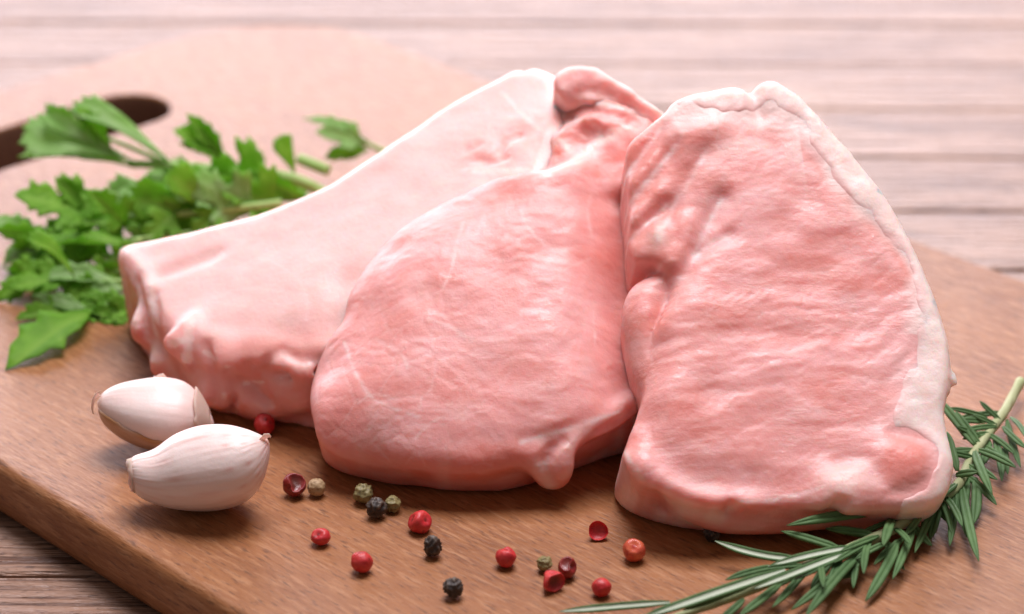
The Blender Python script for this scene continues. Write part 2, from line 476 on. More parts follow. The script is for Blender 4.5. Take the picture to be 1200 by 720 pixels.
def hit(ch, F, x, y):
    """where the line of sight through a photograph point meets the body, in the frame's coordinates"""
    d = nrm(ray(x, y)); t = np.arange(420, 760, 0.3)
    P = (CAM + d[None] * t[:, None] - ch.fr.O) @ ch.fr.M.T
    I = np.rint((P - ch.org) / ch.h).astype(int)
    ok = ((I >= 0) & (I < np.array(F.shape))).all(1)
    v = np.full(len(t), 9.0); J = I[ok]; v[ok] = F[J[:, 0], J[:, 1], J[:, 2]]
    k = np.flatnonzero(v < 0)
    return P[k[0]] if len(k) else None
def hits(ch, F, L):
    return np.array([p for p in (hit(ch, F, *q) for q in L) if p is not None])
def near3(V, P, wd):
    """soft 3D mask round a chain of points"""
    out = np.zeros(len(V))
    if len(P) == 0: return out
    if len(P) == 1: P = np.concatenate([P, P + 1e-3])
    m = 2.6 * wd; s = np.flatnonzero(((V > P.min(0) - m) & (V < P.max(0) + m)).all(1))
    out[s] = np.exp(-(_caps((V[s, 0], V[s, 1], V[s, 2]), P, 0.0) / wd) ** 2)
    return out
def lean_frame(al, yaw, O):
    a = np.array([math.cos(yaw), math.sin(yaw), 0]); back = np.array([-math.sin(yaw), math.cos(yaw), 0])
    return Frame(O, a, -back * math.sin(al) + np.array([0, 0, 1]) * math.cos(al))

# ---- right chop
def right_chop():
    fr = lean_frame(R_(38), R_(6), on_z(890, 592, 13))
    out = [(737,165),(760,146),(785,130),(796,119),(830,113),(862,108),(884,115),(898,102),(915,104),(935,118),(965,152),(1000,190),(1035,235),(1062,285),(1085,340),(1099,385),(1105,412),(1104,445),(1099,480),(1105,520),(1108,545),(1103,570),(1085,584),(1040,588),(990,586),(940,588),(890,594),(850,594),(812,589),(775,574),(745,556),(731,530),(736,505),(747,480),(758,445),(762,410),(768,385),(780,358),(788,338),(786,318),(772,304),(756,299),(744,296),(740,270),(738,220)]
    P = cr(fr.pts(out), 4, True)
    lo = (P[:, 0].min() - 6, P[:, 1].min() - 12, -72); hi = (P[:, 0].max() + 8, P[:, 1].max() + 8, 9)
    ch = Chop(fr, lo, hi, 0.95); G = ch.G
    A, B = G[0][:, :, 0], G[1][:, :, 0]
    d2 = seg_dist(A, B, P) - 1.9 * sstep(-12, 12, A + 0.25 * (B - 40))
    xs = lambda L, wd: np.exp(-(seg_dist(A, B, cr(fr.pts(L), 5), closed=False) / wd) ** 2)
    H = 0.7 * fbm(A / 28, B / 28, A * 0 + 1.3, 5, 2)
    H = H - 1.1 * xs([(735,233),(762,205),(794,167)], 2.0) - 1.4 * xs([(740,270),(762,252),(783,233)], 2.0) - 1.1 * xs([(738,193),(775,146)], 1.6)
    H = H + 1.0 * xs([(740,215),(770,185)], 2.2) + 1.0 * xs([(745,250),(775,222)], 2.2)
    H = H - 1.7 * xs([(846,231),(825,270),(812,297),(797,322),(780,348)], 2.4) - 1.2 * xs([(856,273),(820,293)], 1.6)
    H = H - 0.7 * xs([(827,177),(800,220),(780,262)], 1.8)
    H = H + 0.9 * xs([(800,255),(805,280),(790,300)], 3.4) + 1.5 * xs([(835,150),(800,160)], 4.0)
    H = H + 1.0 * xs([(745,500),(765,545),(815,580),(880,586)], 2.5) - 1.0 * xs([(760,500),(790,550),(860,575),(940,570)], 5)
    H = H - 3.0 * np.exp(-(np.hypot(A - fr.px(742,200)[0], (B - fr.px(742,220)[1]) * 0.5) / 14) ** 2)
    H = H - 0.35 * xs([(930,163),(975,212),(1010,252),(1045,284),(1068,318)], 1.6)
    H = H - 1.5 * xs([(884,110),(890,135)], 1.8)
    H = H - 1.3 * xs([(962,572),(985,548),(1015,540),(1030,562)], 2.0) + 0.8 * xs([(985,570),(1005,568)], 4)
    H = H + 1.0 * xs([(1050,540),(1070,545)], 5) - 1.0 * xs([(1045,508),(1078,518),(1091,545),(1078,568),(1045,577)], 1.4)
    H = H - 3.2 * xs([(762,400),(752,460),(735,510)], 4.5) + 1.0 * xs([(800,360),(790,420),(785,480)], 9)
    full = slab(G, P, H[:, :, None], 90, 2.6, 0.03, d2[:, :, None])
    lobe = cr(fr.pts([(731,345),(742,316),(768,300),(796,302),(800,330),(785,375),(776,430),(762,452),(747,430),(735,385)]), 4, True)
    lb = slab(G, lobe, -4.0 + 0 * H[:, :, None], 60, 6.5, 0.1)
    full = smin(full, lb, 1.6)
    for (x, y, ww, rx, ry, rz) in ((772,277,-2.8,1.8,3.0,2.0), (990,574,-.6,7,5,3), (1058,545,-.8,8,6.5,3)):
        blend(full, G, ('e', fr.p3(x, y, ww), (rx, ry, rz)), 3.0)
    blend(full, G, ('c', cr([fr.p3(738,332,-4), fr.p3(762,322,-1), fr.p3(792,318,-1)], 3), 0.9), 2.2, True)
    # wrinkles and lumps on the lower wall
    for L, r in (([(858,596),(852,606),(850,618)], 1.3), ([(985,590),(975,600),(970,612)], 1.0), ([(770,585),(775,600)], .8)):
        h_ = hits(ch, full, L)
        if len(h_) > 1: blend(full, G, ('c', h_, r), 2.6, True)
    for (x, y, r) in ((905,606,(14,4,4)),):
        p = hit(ch, full, x, y)
        if p is not None: blend(full, G, ('e', p - np.array([0, -1.0, 2.0]), r), 4.0)
    rough(full, G, 0.35, 7, 3)
    root = thing('pork_chop', on_z(900, 600), 'raw pork chop with a white fat rim, leaning nearest the rosemary', 'pork chop', 'raw pork chops on the board')
    fat_in = [(780,90),(788,124),(812,127),(845,132),(880,132),(905,126),(930,140),(948,170),(972,208),(1005,248),(1040,281),(1064,317),(1072,360),(1068,410),(1054,450),(1042,490),(1038,512),(1060,506),(1084,518),(1094,548),(1080,572),(1050,582),(1050,640),(1180,640),(1180,90)]
    PF = fr.pts(fat_in)
    Hb = hits(ch, full, [(745,575),(752,600)]), hits(ch, full, [(790,592),(822,600),(840,606)]), hits(ch, full, [(955,590),(1000,596)])
    def warp(x, y): return x + 2.5 * noise(x / 9, y / 9, 0 * x, 11), y + 2.4 * noise(x / 10, y / 10, 0 * x, 12) - 0.10 * x
    def disp(V, N):
        f = sstep(0.2, 0.7, N[:, 2]); x, y = V[:, 0], V[:, 1]; wx, wy = warp(x, y)
        rid = noise(wx / 15, wy / 3.4, 0 * x, 21) + 0.55 * noise(wx / 8, wy / 1.9, 0 * x, 22)
        rid = np.where(rid > 0, rid, 1.5 * rid)
        low = np.exp(-((y - 40) / 24) ** 2)
        amt = sstep(-0.5, 0.5, noise(x / 16, y / 12, 0 * x, 25))
        c = voro(wx / 7.5, wy / 3.6, 31)
        fat = 1 - sstep(-1, 1, seg_dist(x, y, PF))
        d = f * (1 - fat) * (0.15 * rid * (0.2 + low) - 0.05 * amt * np.exp(-(c / 0.09) ** 2) + 0.05 * noise(wx / 1.8, wy / 1.0, 0 * x, 24))
        return d + 0.10 * fbm(x / 4, y / 4, V[:, 2] / 4, 41, 3)
    def masks(V, N):
        x, y = V[:, 0], V[:, 1]; v = np.zeros(len(V))
        for L, wd, k in (([(735,233),(762,203),(794,167),(800,155)], .7, 1), ([(738,193),(758,168),(775,146)], .7, 1), ([(740,269),(760,254),(783,233)], .6, .9), ([(827,177),(812,205),(794,229),(783,255),(771,276)], .8, .8), ([(846,231),(832,258),(813,295)], .8, 1), ([(856,273),(836,280),(816,293)], .7, 1), ([(733,323),(755,310),(775,306)], .6, .8), ([(733,521),(745,550),(775,570),(815,590),(850,594)], .8, .9), ([(856,588),(900,585),(965,572)], .6, .9), ([(830,235),(860,190),(880,175)], 1.0, .4)):
            v = np.maximum(v, k * stroke(V, fr, L, wd) * (0.65 + 0.5 * noise(x / 2, y / 2, 0 * x, 52)))
        wx, wy = warp(x, y); c = voro(wx / 7.5, wy / 3.6, 31); amt = sstep(-0.2, 0.6, noise(x / 16, y / 12, 0 * x, 25))
        v = np.maximum(v, 0.22 * amt * np.exp(-(c / 0.06) ** 2) * sstep(0.3, 0.7, N[:, 2]))
        v = np.maximum(v, 0.3 * sstep(0.05, 0.9, fbm(wx / 14, wy / 4, 0 * x, 51)))
        fat = np.zeros(len(V))
        for px_, k, r in (((771,277), .9, 2.4), ((985,572), .7, 5.0), ((1003,564), .55, 4.5)):
            q = fr.px(*px_); fat = np.maximum(fat, k * np.exp(-((x - q[0]) ** 2 + (y - q[1]) ** 2) / r ** 2))
        fat = np.maximum(fat, 0.55 * stroke(V, fr, [(895,172),(870,168),(850,175)], 2.0))
        fat = np.maximum(fat, 0.85 * (1 - sstep(-2.5, np.where(x < fr.px(935, 150)[0], 10.0, 2.4), seg_dist(x, y, PF) + 1.5 * noise(x / 4, y / 4, 0 * x, 53))) * (V[:, 1] > 40))
        fat = np.maximum(fat, 0.5 * near3(V, Hb[1], 2.6)); fat = np.maximum(fat, 0.35 * near3(V, Hb[2], 3.0))
        red = 0.50 * region(V, fr, [(728,150),(790,150),(820,230),(800,300),(790,330),(765,450),(720,450)], 3) * (0.6 + 0.4 * noise(x / 4, y / 4, 0 * x, 61))
        red = np.maximum(red, 0.55 * region(V, fr, [(1028,548),(1046,514),(1076,522),(1088,545),(1074,564),(1045,572)], 2.0))
        red = np.maximum(red, 0.5 * stroke(V, fr, [(930,166),(975,215),(1010,256),(1045,288),(1066,322)], 1.2))
        red = np.maximum(red, 0.4 * stroke(V, fr, [(845,152),(800,165)], 2.2))
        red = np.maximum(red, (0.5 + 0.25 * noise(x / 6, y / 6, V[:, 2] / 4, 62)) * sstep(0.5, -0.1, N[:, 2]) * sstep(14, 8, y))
        red = np.maximum(red, 0.30 * sstep(0.0, 0.7, fbm(x / 16, y / 6, 0 * x, 63)))
        return dict(fat=fat, vein=np.clip(v, 0, 1) * (1 - red * .5), red=red, fibre=0.35 + 0.5 * sstep(-.4, .5, noise(x / 13, y / 9, 0 * x, 64)), seam=np.exp(-(seg_dist(x, y, PF) / 3.0) ** 2))
    ch.finish(full, disp, masks, 'lean_meat', root)
    dr = seg_dist(A, B, PF)[:, :, None]
    wob = 0.9 * noise(A / 5, B / 5, A * 0, 71)[:, :, None]
    F = full - (-1.7 + 1.86 * sstep(1.6, -1.3, dr + wob + 0.7 * noise(A / 1.8, B / 1.8, A * 0, 72)[:, :, None]))
    for (x, y, ww, r) in ((860,112,-5,2.0), (902,105,-5,2.4)):
        blend(F, G, ('e', fr.p3(x, y, ww), (r * 1.3, r * .8, r)), 2.2)
    for (x, y, r) in ((1113,437,.8), (1117,441,.75), (1120,446,.6), (1115,447,.8), (1118,451,.5), (1112,458,.7), (1109,430,.7)):
        blend(F, G, ('e', fr.p3(x, y, -2.5), (r * 1.2, r * .8, r)), .6)
    F = np.maximum(F, -(full + 6))
    def m2(V, N):
        x, y = V[:, 0], V[:, 1]
        edge = 1 - sstep(-4.0, 0.6, seg_dist(x, y, PF) + 0.8 * noise(x / 3, y / 3, 0 * x, 82))
        red = 0.25 * sstep(0.2, 0.9, fbm(x / 5, y / 5, V[:, 2] / 5, 81)) + 0.35 * np.exp(-((x - fr.px(1103,446)[0]) ** 2 + (y - fr.px(1103,446)[1]) ** 2) / 1.6)
        return dict(fat=0.12 + 0.88 * edge, red=red * .6, seam=np.exp(-(seg_dist(x, y, PF) / 3.0) ** 2))
    ch.finish(F, lambda V, N: 0.20 * fbm(V[:, 0] / 4, V[:, 1] / 4, V[:, 2] / 4, 91, 3), m2, 'fat_rim', root)
right_chop()

# ---- middle chop
# seams (1) and raw spots (0) round the bone, shared by the two chops that meet there
CLUSTER = [([(587,108),(608,130),(633,152)], .8, .9, 1), ([(652,150),(656,165),(668,178)], .9, .8, 1), ([(655,150),(668,144),(690,143),(705,152)], .8, .6, 1), ([(556,200),(600,200),(640,203),(668,192),(690,177),(706,163)], 1.6, .9, 1),
  ([(600,165),(620,172),(625,190)], 2.4, .5, 1), ([(662,122),(690,120),(715,124),(740,133)], .9, .6, 1), ([(636,160),(648,168),(655,178)], 1.8, .75, 0), ([(640,150),(655,135),(668,122)], 1.6, .65, 0), ([(575,182),(586,176),(592,165)], 1.2, .75, 0),
  ([(545,172),(560,165)], 2.0, .3, 0), ([(672,106),(700,110),(730,120),(748,126)], 2.2, .7, 0), ([(668,158),(690,160)], 3.0, .4, 0), ([(615,160),(635,140)], 2.0, .4, 0), ([(556,182),(570,174)], 2.4, .4, 0)]
def middle_chop():
    fr = lean_frame(R_(36), R_(-3), on_z(520, 540, 13))
    out = [(356,440),(360,405),(378,374),(395,350),(408,312),(440,264),(485,224),(530,202),(580,190),(640,186),(690,168),(745,150),(752,200),(752,300),(752,350),(756,420),(752,462),(715,486),(680,505),(640,526),(590,545),(540,548),(480,541),(430,530),(390,515),(365,490)]
    P = cr(fr.pts(out), 4, True)
    lo = (P[:, 0].min() - 6, P[:, 1].min() - 14, -80); hi = (P[:, 0].max() + 14, fr.px(690, 70)[1] + 8, 9)
    ch = Chop(fr, lo, hi, 0.95); G = ch.G; A, B = G[0][:, :, 0], G[1][:, :, 0]
    def dl(L, w=0): return seg_dist(A, B, cr(fr.pts(L, w), 5), closed=False)
    def xs(L, wd): return np.exp(-(dl(L) / wd) ** 2)
    rgt = fr.pts([(745,140),(742,250),(738,350),(752,470)])
    ctr = fr.px(565, 390); dome = 2.6 * np.clip(1 - ((A - ctr[0]) / 42) ** 2 - ((B - ctr[1]) / 40) ** 2, -1, 1)
    H = dome + 0.7 * fbm(A / 24, B / 24, A * 0 + 4, 6, 2) - 7.5 * xs([(745,140),(742,250),(738,350),(752,470)], 9.5)
    H = H - 8.5 * xs([(366,392),(396,345),(410,306),(442,258),(486,220),(530,198)], 13.0) + 1.2 * xs([(440,330),(500,262),(560,225)], 9)
    H = H - 3.0 * xs([(352,420),(356,470),(380,512),(430,535)], 7) + 0.8 * xs([(560,190),(620,205),(690,188)], 4)
    H = H - 1.0 * xs([(612,517),(674,499),(748,464)], 1.4) - 1.2 * xs([(395,500),(450,522),(550,530),(610,515)], 5)
    full = slab(G, P, H[:, :, None], 90, 5.0, 0.04)
    cl = cr(fr.pts([(588,202),(594,170),(608,140),(624,112),(646,92),(672,82),(700,86),(735,108),(772,132),(768,150),(748,165),(746,210),(640,216)]), 4, True)
    cl3 = slab(G, cl, (-5.0 + 0.9 * fbm(A / 7, B / 7, A * 0 + 2, 16, 2) - 6.0 * xs([(590,194),(606,146),(630,104)], 8) - 1.5 * xs([(640,128),(668,118)], 3))[:, :, None], 60, 3.0, 0.05)
    full = smin(full, cl3, 3.0)
    for q in ((716,152,-5.8,8,6,3),):
        blend(full, G, ('e', fr.p3(*q[:3]), q[3:]), 3.0)
    ring = [fr.p3(x, y, -3.2) for x, y in ((650,172),(655,152),(668,144),(686,142),(700,149),(712,162))]
    blend(full, G, ('c', cr(ring, 3), .8), 2.4)
    blend(full, G, ('e', fr.p3(676,160,-3.0), (5.0,3.2,2.0)), 2.2, True); blend(full, G, ('e', fr.p3(688,156,-3.4), (4.4,2.4,1.8)), 2.2, True)
    for L, r in (([(588,176),(600,160),(614,150)], 1.0), ([(640,148),(656,128),(668,118)], 1.0), ([(556,186),(578,193),(600,184)], .9), ([(628,176),(640,158),(652,150)], .8), ([(612,195),(605,180)], .6), ([(690,128),(715,134),(745,142)], .7), ([(620,150),(640,140)], .6)):
        h_ = hits(ch, full, L)
        if len(h_) > 1: blend(full, G, ('c', h_, r), 2.2, True)
    # fold at the lower right
    blend(full, G, ('c', cr([fr.p3(x, y, ww) for x, y, ww in ((745,470,-6),(705,494,-5),(676,510,-4),(662,528,-4),(656,546,-6),(652,556,-10))], 4), np.linspace(2.6, 3.3, 21)), 2.4)
    blend(full, G, ('c', cr([fr.p3(x, y, ww) for x, y, ww in ((618,528,-5),(630,542,-5),(640,554,-8))], 4), 3.0), 3.0)
    h_ = hits(ch, full, [(660,516),(646,526),(638,542),(641,556),(646,566)])
    if len(h_) > 1: blend(full, G, ('c', h_, 1.0), 1.6, True)
    h_ = hits(ch, full, [(748,478),(700,508),(676,535)])
    if len(h_) > 1: blend(full, G, ('c', h_, .7), 1.8, True)
    rough(full, G, 0.35, 7, 8)
    root = thing('pork_chop', on_z(540, 560), 'raw pork chop with a round veined face, middle of the three', 'pork chop', 'raw pork chops on the board')
    Hk = hits(ch, full, [(634,545),(644,570),(652,580)]), hits(ch, full, [(690,505),(668,522),(664,556)]), hits(ch, full, [(668,132),(690,112),(725,122)])
    Hm = hits(ch, full, [(500,212),(535,197),(562,192),(600,199),(640,203),(675,190),(705,165),(735,150)]), hits(ch, full, [(590,108),(610,130),(635,152)]), hits(ch, full, [(652,168),(655,150),(668,143),(690,142),(703,152),(700,166)])
    HX = [(hits(ch, full, L), wd, k, t) for L, wd, k, t in CLUSTER]
    Hr = hits(ch, full, [(588,176),(602,158),(614,150)]), hits(ch, full, [(640,148),(656,128),(668,118)]), hits(ch, full, [(660,172),(672,170),(680,162)]), hits(ch, full, [(556,186),(578,193),(600,184)])
    def warp(x, y): return x + 2.2 * noise(x / 8, y / 8, 0 * x, 111), y + 2.2 * noise(x / 8, y / 8, 0 * x, 112)
    lowl = fr.px(450, 460)
    def disp(V, N):
        f = sstep(0.2, 0.7, N[:, 2]); x, y = V[:, 0], V[:, 1]; wx, wy = warp(x, y)
        c = voro(wx / 7.0, wy / 5.5, 131); c2 = voro(wx / 3.4 + 5, wy / 2.6, 132)
        near = 0.15 + 0.85 * np.exp(-((x - lowl[0]) ** 2 + (y - lowl[1]) ** 2) / 24 ** 2)
        d = f * (-0.09 * near * np.exp(-(c / 0.09) ** 2) - 0.04 * near * np.exp(-(c2 / 0.09) ** 2) + 0.10 * noise(wx / 11, wy / 4.5, 0 * x, 121) + 0.07 * noise(wx / 2.6, wy / 1.5, 0 * x, 122))
        top_ = region(V, fr, [(600,200),(600,150),(650,85),(770,130),(745,158),(700,170),(640,205)], 3, -4)
        return d + 0.10 * fbm(x / 4, y / 4, V[:, 2] / 4, 141, 3) + 0.5 * top_ * fbm(x / 3.2, y / 3.2, V[:, 2] / 3.2, 142, 3)
    def masks(V, N):
        x, y = V[:, 0], V[:, 1]; wx, wy = warp(x, y); v = np.zeros(len(V))
        for L, wd, k in (([(400,391),(412,424),(426,453),(453,476),(492,492)], .5, .8), ([(441,394),(468,418),(476,437)], .45, .6), ([(503,379),(534,391),(554,406)], .45, .6), ([(698,356),(696,402)], .4, .5), ([(612,515),(674,499),(748,464)], .7, .8), ([(542,255),(533,318),(520,344)], .5, .5), ([(613,247),(622,273),(640,290)], .5, .6), ([(430,500),(458,488),(472,495)], .4, .6), ([(488,515),(512,496),(530,490)], .4, .6), ([(560,300),(600,310),(650,296)], .5, .35), ([(660,320),(690,300)], .4, .4), ([(420,470),(440,462),(470,470)], .35, .6), ([(700,200),(690,240),(694,270)], .5, .4)):
            v = np.maximum(v, k * stroke(np.stack([wx * .25 + x * .75, wy * .25 + y * .75], 1), fr, L, wd) * (0.7 + 0.5 * noise(x / 2, y / 2, 0 * x, 152)))
        c = voro(wx / 7.0, wy / 5.5, 131)
        near = 0.12 + 0.88 * np.exp(-((x - lowl[0]) ** 2 + (y - lowl[1]) ** 2) / 24 ** 2)
        v = np.maximum(v, 0.36 * near * np.exp(-(c / 0.05) ** 2) * sstep(0.3, 0.7, N[:, 2]))
        v = np.maximum(v, 0.3 * sstep(0.1, 0.9, fbm(x / 8, y / 6, 0 * x, 151)))
        fat = np.maximum(0.8 * near3(V, Hm[0], 1.5), 0.7 * near3(V, Hm[1], 1.0))
        fat = np.maximum(fat, .55 * near3(V, Hm[2], 1.0))
        fat = np.maximum(fat, 0.5 * near3(V, Hk[0], 2.0)); fat = np.maximum(fat, 0.4 * near3(V, Hk[1], 1.6))
        fat = np.maximum(fat, 0.6 * region(V, fr, [(560,160),(630,90),(655,100),(650,130),(610,160)], 3, -4))
        red = 0.30 * np.exp(-(seg_dist(x, y, cr(rgt, 4), closed=False) / 9) ** 2)
        red = np.maximum(red, 0.40 * region(V, fr, [(540,190),(580,150),(640,120),(660,100),(740,110),(760,140),(700,165),(620,195)], 3, -4) * (0.5 + 0.5 * noise(x / 3, y / 3, 0 * x, 161)))
        red = np.maximum(red, 0.40 * stroke(V, fr, [(395,508),(450,528),(540,540),(610,525)], 2.5))
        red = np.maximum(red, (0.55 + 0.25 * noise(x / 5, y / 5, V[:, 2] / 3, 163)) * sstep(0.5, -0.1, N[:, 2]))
        for h_, k, wd in ((Hr[0], .7, 1.1), (Hr[1], .5, 1.2), (Hr[2], .55, 1.8), (Hr[3], .5, 1.0), (Hk[2], .6, 2.2)): red = np.maximum(red, k * near3(V, h_, wd))
        red = np.maximum(red, 0.28 * sstep(0.0, 0.7, fbm(x / 13, y / 9, 0 * x, 164)))
        for h_, wd, k, t in HX:
            if t: fat = np.maximum(fat, k * near3(V, h_, wd))
            else: red = np.maximum(red, k * near3(V, h_, wd))
        return dict(fat=fat, vein=np.clip(v, 0, 1), red=red, fibre=0.08 + 0.35 * sstep(-.2, .6, noise(x / 12, y / 9, 0 * x, 165)))
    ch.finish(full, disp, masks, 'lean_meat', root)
    # folded flap at the very top
    q0, q1 = fr.px(645, 75, -10), fr.px(790, 150, 0)
    c2 = Chop(fr, (q0[0] - 6, q1[1] - 8, -22), (q1[0] + 6, fr.px(690, 70)[1] + 8, 4), 0.8); g = c2.G
    PL = cr(fr.pts([(648,98),(654,82),(672,76),(695,77),(722,92),(752,112),(780,131),(772,141),(748,136),(724,124),(702,116),(682,114),(662,114)], -3), 4, True)
    a2, b2 = g[0][:, :, 0], g[1][:, :, 0]
    crease = np.exp(-(seg_dist(a2, b2, cr(fr.pts([(668,116),(685,106),(710,110),(740,126),(765,136)], -3), 5), closed=False) / 2.2) ** 2)
    side = np.exp(-(seg_dist(a2, b2, cr(fr.pts([(655,84),(690,78),(725,96),(778,130)], -3), 5), closed=False) / 2.6) ** 2)
    fl = slab(g, PL, (-3.0 - 1.8 * crease + 0.5 * side + 0.5 * fbm(a2 / 4, b2 / 4, a2 * 0, 19, 2))[:, :, None], 12, 1.8, 0.0)
    rough(fl, g, 0.4, 4, 9)
    def m2(V, N):
        red = 0.55 * stroke(V, fr, [(672,112),(690,106),(712,112),(745,127)], 2.4, -3); fat = 0.55 * stroke(V, fr, [(655,84),(690,76),(740,104),(778,126)], 2.2, -3)
        return dict(fat=fat, red=red, vein=0.3 + 0 * red)
    c2.finish(fl, lambda V, N: 0.18 * fbm(V[:, 0] / 3, V[:, 1] / 3, V[:, 2] / 3, 171, 3), m2, 'flap', root)
middle_chop()

# ---- left chop
def left_chop():
    A_ = on_z(137, 288, 27); B_ = on_z(385, 402, 26.5); T_ = on_z(604, 80, 69)
    w = np.cross(B_ - A_, T_ - A_); w = w if w[2] > 0 else -w
    fr = Frame((A_ + B_) / 2, B_ - A_, w)
    out = [(138,289),(180,278),(240,263),(310,243),(380,214),(430,183),(480,151),(530,117),(590,84),(604,77),(612,80),(622,75),(642,82),(655,105),(650,160),(620,230),(560,310),(480,380),(420,408),(385,406),(340,403),(290,401),(250,404),(225,399),(205,393),(185,373),(168,346),(150,318)]
    P = cr(fr.pts(out), 4, True)
    lo = (P[:, 0].min() - 12, P[:, 1].min() - 16, -85); hi = (P[:, 0].max() + 8, P[:, 1].max() + 10, 8)
    ch = Chop(fr, lo, hi, 1.05); G = ch.G; A, B = G[0][:, :, 0], G[1][:, :, 0]
    def xs(L, wd): return np.exp(-(seg_dist(A, B, cr(fr.pts(L), 5), closed=False) / wd) ** 2)
    H = 0.5 * fbm(A / 30, B / 30, A * 0, 206, 2) - 0.9 * xs([(185,322),(215,312),(253,297)], 2.2) - 2.0 * xs([(270,400),(340,398),(400,380)], 6) - 1.0 * xs([(400,420),(395,370),(405,330)], 5)
    H = H + 0.8 * xs([(150,300),(170,318),(180,350)], 2.2)
    full = slab(G, P, H[:, :, None], 110, 3.2, -0.32)
    for (x, y, r, k) in ((222,388,(3.4,4.5,3.4), 2.5), (220,412,(2.8,4.4,3.0), 2.0), (205,402,(3.5,2.8,2.8), 2.0), (296,418,(8,4.5,4), 4), (262,418,(6,4.5,4), 4), (255,452,(7,6,5), 4), (300,466,(9,5,5), 4), (345,455,(8,5,5), 4), (195,425,(4,4.5,5), 3), (175,385,(4,5,6), 4), (335,425,(9,4,4), 4)):
        p = hit(ch, full, x, y)
        if p is not None: blend(full, G, ('e', p - 0.35 * min(r) * (fr.M @ np.array([0, -.8, .4])), r), k)
    for L, r in (([(556,186),(574,190),(592,184)], .8), ([(584,176),(594,164),(608,158)], .8), ([(548,176),(560,170)], .6)):
        h_ = hits(ch, full, L)
        if len(h_) > 1: blend(full, G, ('c', h_, r), 1.6, True)
    for L, r in (([(180,345),(184,380),(190,410)], 1.0), ([(240,405),(246,430),(250,470)], 1.3), ([(270,436),(320,440),(380,434)], 1.0), ([(282,448),(300,456),(315,470)], .9), ([(288,430),(308,430),(318,416)], .9), ([(200,405),(206,425),(205,440)], .9), ([(330,410),(350,420),(385,418)], .9), ([(160,330),(168,365),(170,395)], .8), ([(262,440),(275,465),(272,485)], .8)):
        h_ = hits(ch, full, L)
        if len(h_) > 1: blend(full, G, ('c', h_, r), 2.0, True)
    rough(full, G, 0.2, 6, 208)
    root = thing('pork_chop', on_z(260, 470), 'raw pork chop with a pale top face, leaning between the parsley and garlic', 'pork chop', 'raw pork chops on the board')
    FL = [(hits(ch, full, L), wd, k) for L, wd, k in (([(150,296),(165,308),(176,335),(180,365),(184,390)], 1.2, .8), ([(222,375),(222,395),(219,422)], 2.0, .9), ([(200,402),(222,400)], 1.8, .8), ([(240,412),(268,430)], 1.6, .6), ([(287,450),(330,444),(375,438)], 1.8, .55), ([(262,462),(270,478)], 1.5, .6), ([(300,425),(312,418)], 1.8, .5), ([(207,438),(198,424)], 2.0, .5), ([(340,480),(355,475)], 3, .3))]
    HR = hits(ch, full, [(300,432),(314,428),(318,420)]); HX = [(hits(ch, full, L), wd, k, t) for L, wd, k, t in CLUSTER]; HB = hits(ch, full, [(556,186),(574,190),(592,184),(596,166),(608,156)]); HW = hits(ch, full, [(588,106),(606,126),(628,146)])
    def masks(V, N):
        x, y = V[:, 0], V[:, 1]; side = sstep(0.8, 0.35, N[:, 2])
        v = 0.2 * sstep(0.0, 0.8, fbm(x / 8, y / 8, V[:, 2] / 8, 251)) + 0.25
        for L in ([(300,303),(330,312),(352,330)], [(352,330),(360,350),(358,372)], [(250,350),(290,338),(330,342)]): v = np.maximum(v, .5 * stroke(V, fr, L, .9))
        fat = np.zeros(len(V))
        for h_, wd, k in FL: fat = np.maximum(fat, k * near3(V, h_, wd))
        fat = np.maximum(fat, 0.75 * stroke(V, fr, [(138,289),(240,263),(380,214),(480,151),(590,84),(640,85)], 4.5))
        fat = np.maximum(fat, 0.40 * (1 - side))  # not fat: window reflection on the top face, put into the colour
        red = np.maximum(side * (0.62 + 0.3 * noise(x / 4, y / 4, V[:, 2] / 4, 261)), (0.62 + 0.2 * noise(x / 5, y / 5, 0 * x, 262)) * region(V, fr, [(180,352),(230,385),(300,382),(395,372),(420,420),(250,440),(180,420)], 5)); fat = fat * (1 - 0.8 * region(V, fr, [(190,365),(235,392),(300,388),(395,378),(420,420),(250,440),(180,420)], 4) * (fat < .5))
        red = np.maximum(red, 0.9 * near3(V, HR, 1.3)); red = np.maximum(red, 0.6 * near3(V, HB, 1.2)); red = np.maximum(red, 0.32 * near3(V, HB, 5.0)); fat = np.maximum(fat * (1 - .7 * near3(V, HB, 4.0)), .8 * near3(V, HW, .8))
        red = np.maximum(red, 0.30 * stroke(V, fr, [(188,322),(218,312),(250,298)], 1.6))
        for h_, wd, k, t in HX:
            if t: fat = np.maximum(fat, k * near3(V, h_, wd))
            else: red = np.maximum(red, k * near3(V, h_, wd)); fat = fat * (1 - .8 * k * near3(V, h_, wd))
        red = np.maximum(red, 0.3 * stroke(V, fr, [(270,395),(330,395),(385,385)], 4))
        return dict(fat=fat, vein=v * (1 - .5 * side), red=np.clip(red, 0, 1) * (1 - fat))
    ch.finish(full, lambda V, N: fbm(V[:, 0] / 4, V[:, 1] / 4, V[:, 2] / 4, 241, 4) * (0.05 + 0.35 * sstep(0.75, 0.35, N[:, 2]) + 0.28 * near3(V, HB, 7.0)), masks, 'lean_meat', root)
left_chop()
# ------------------------------------------------------------------ garlic
def ppm(P): return F_PX / abs((P - CAM).dot(nrm(ray(600, 360))))      # photograph pixels per millimetre at a point

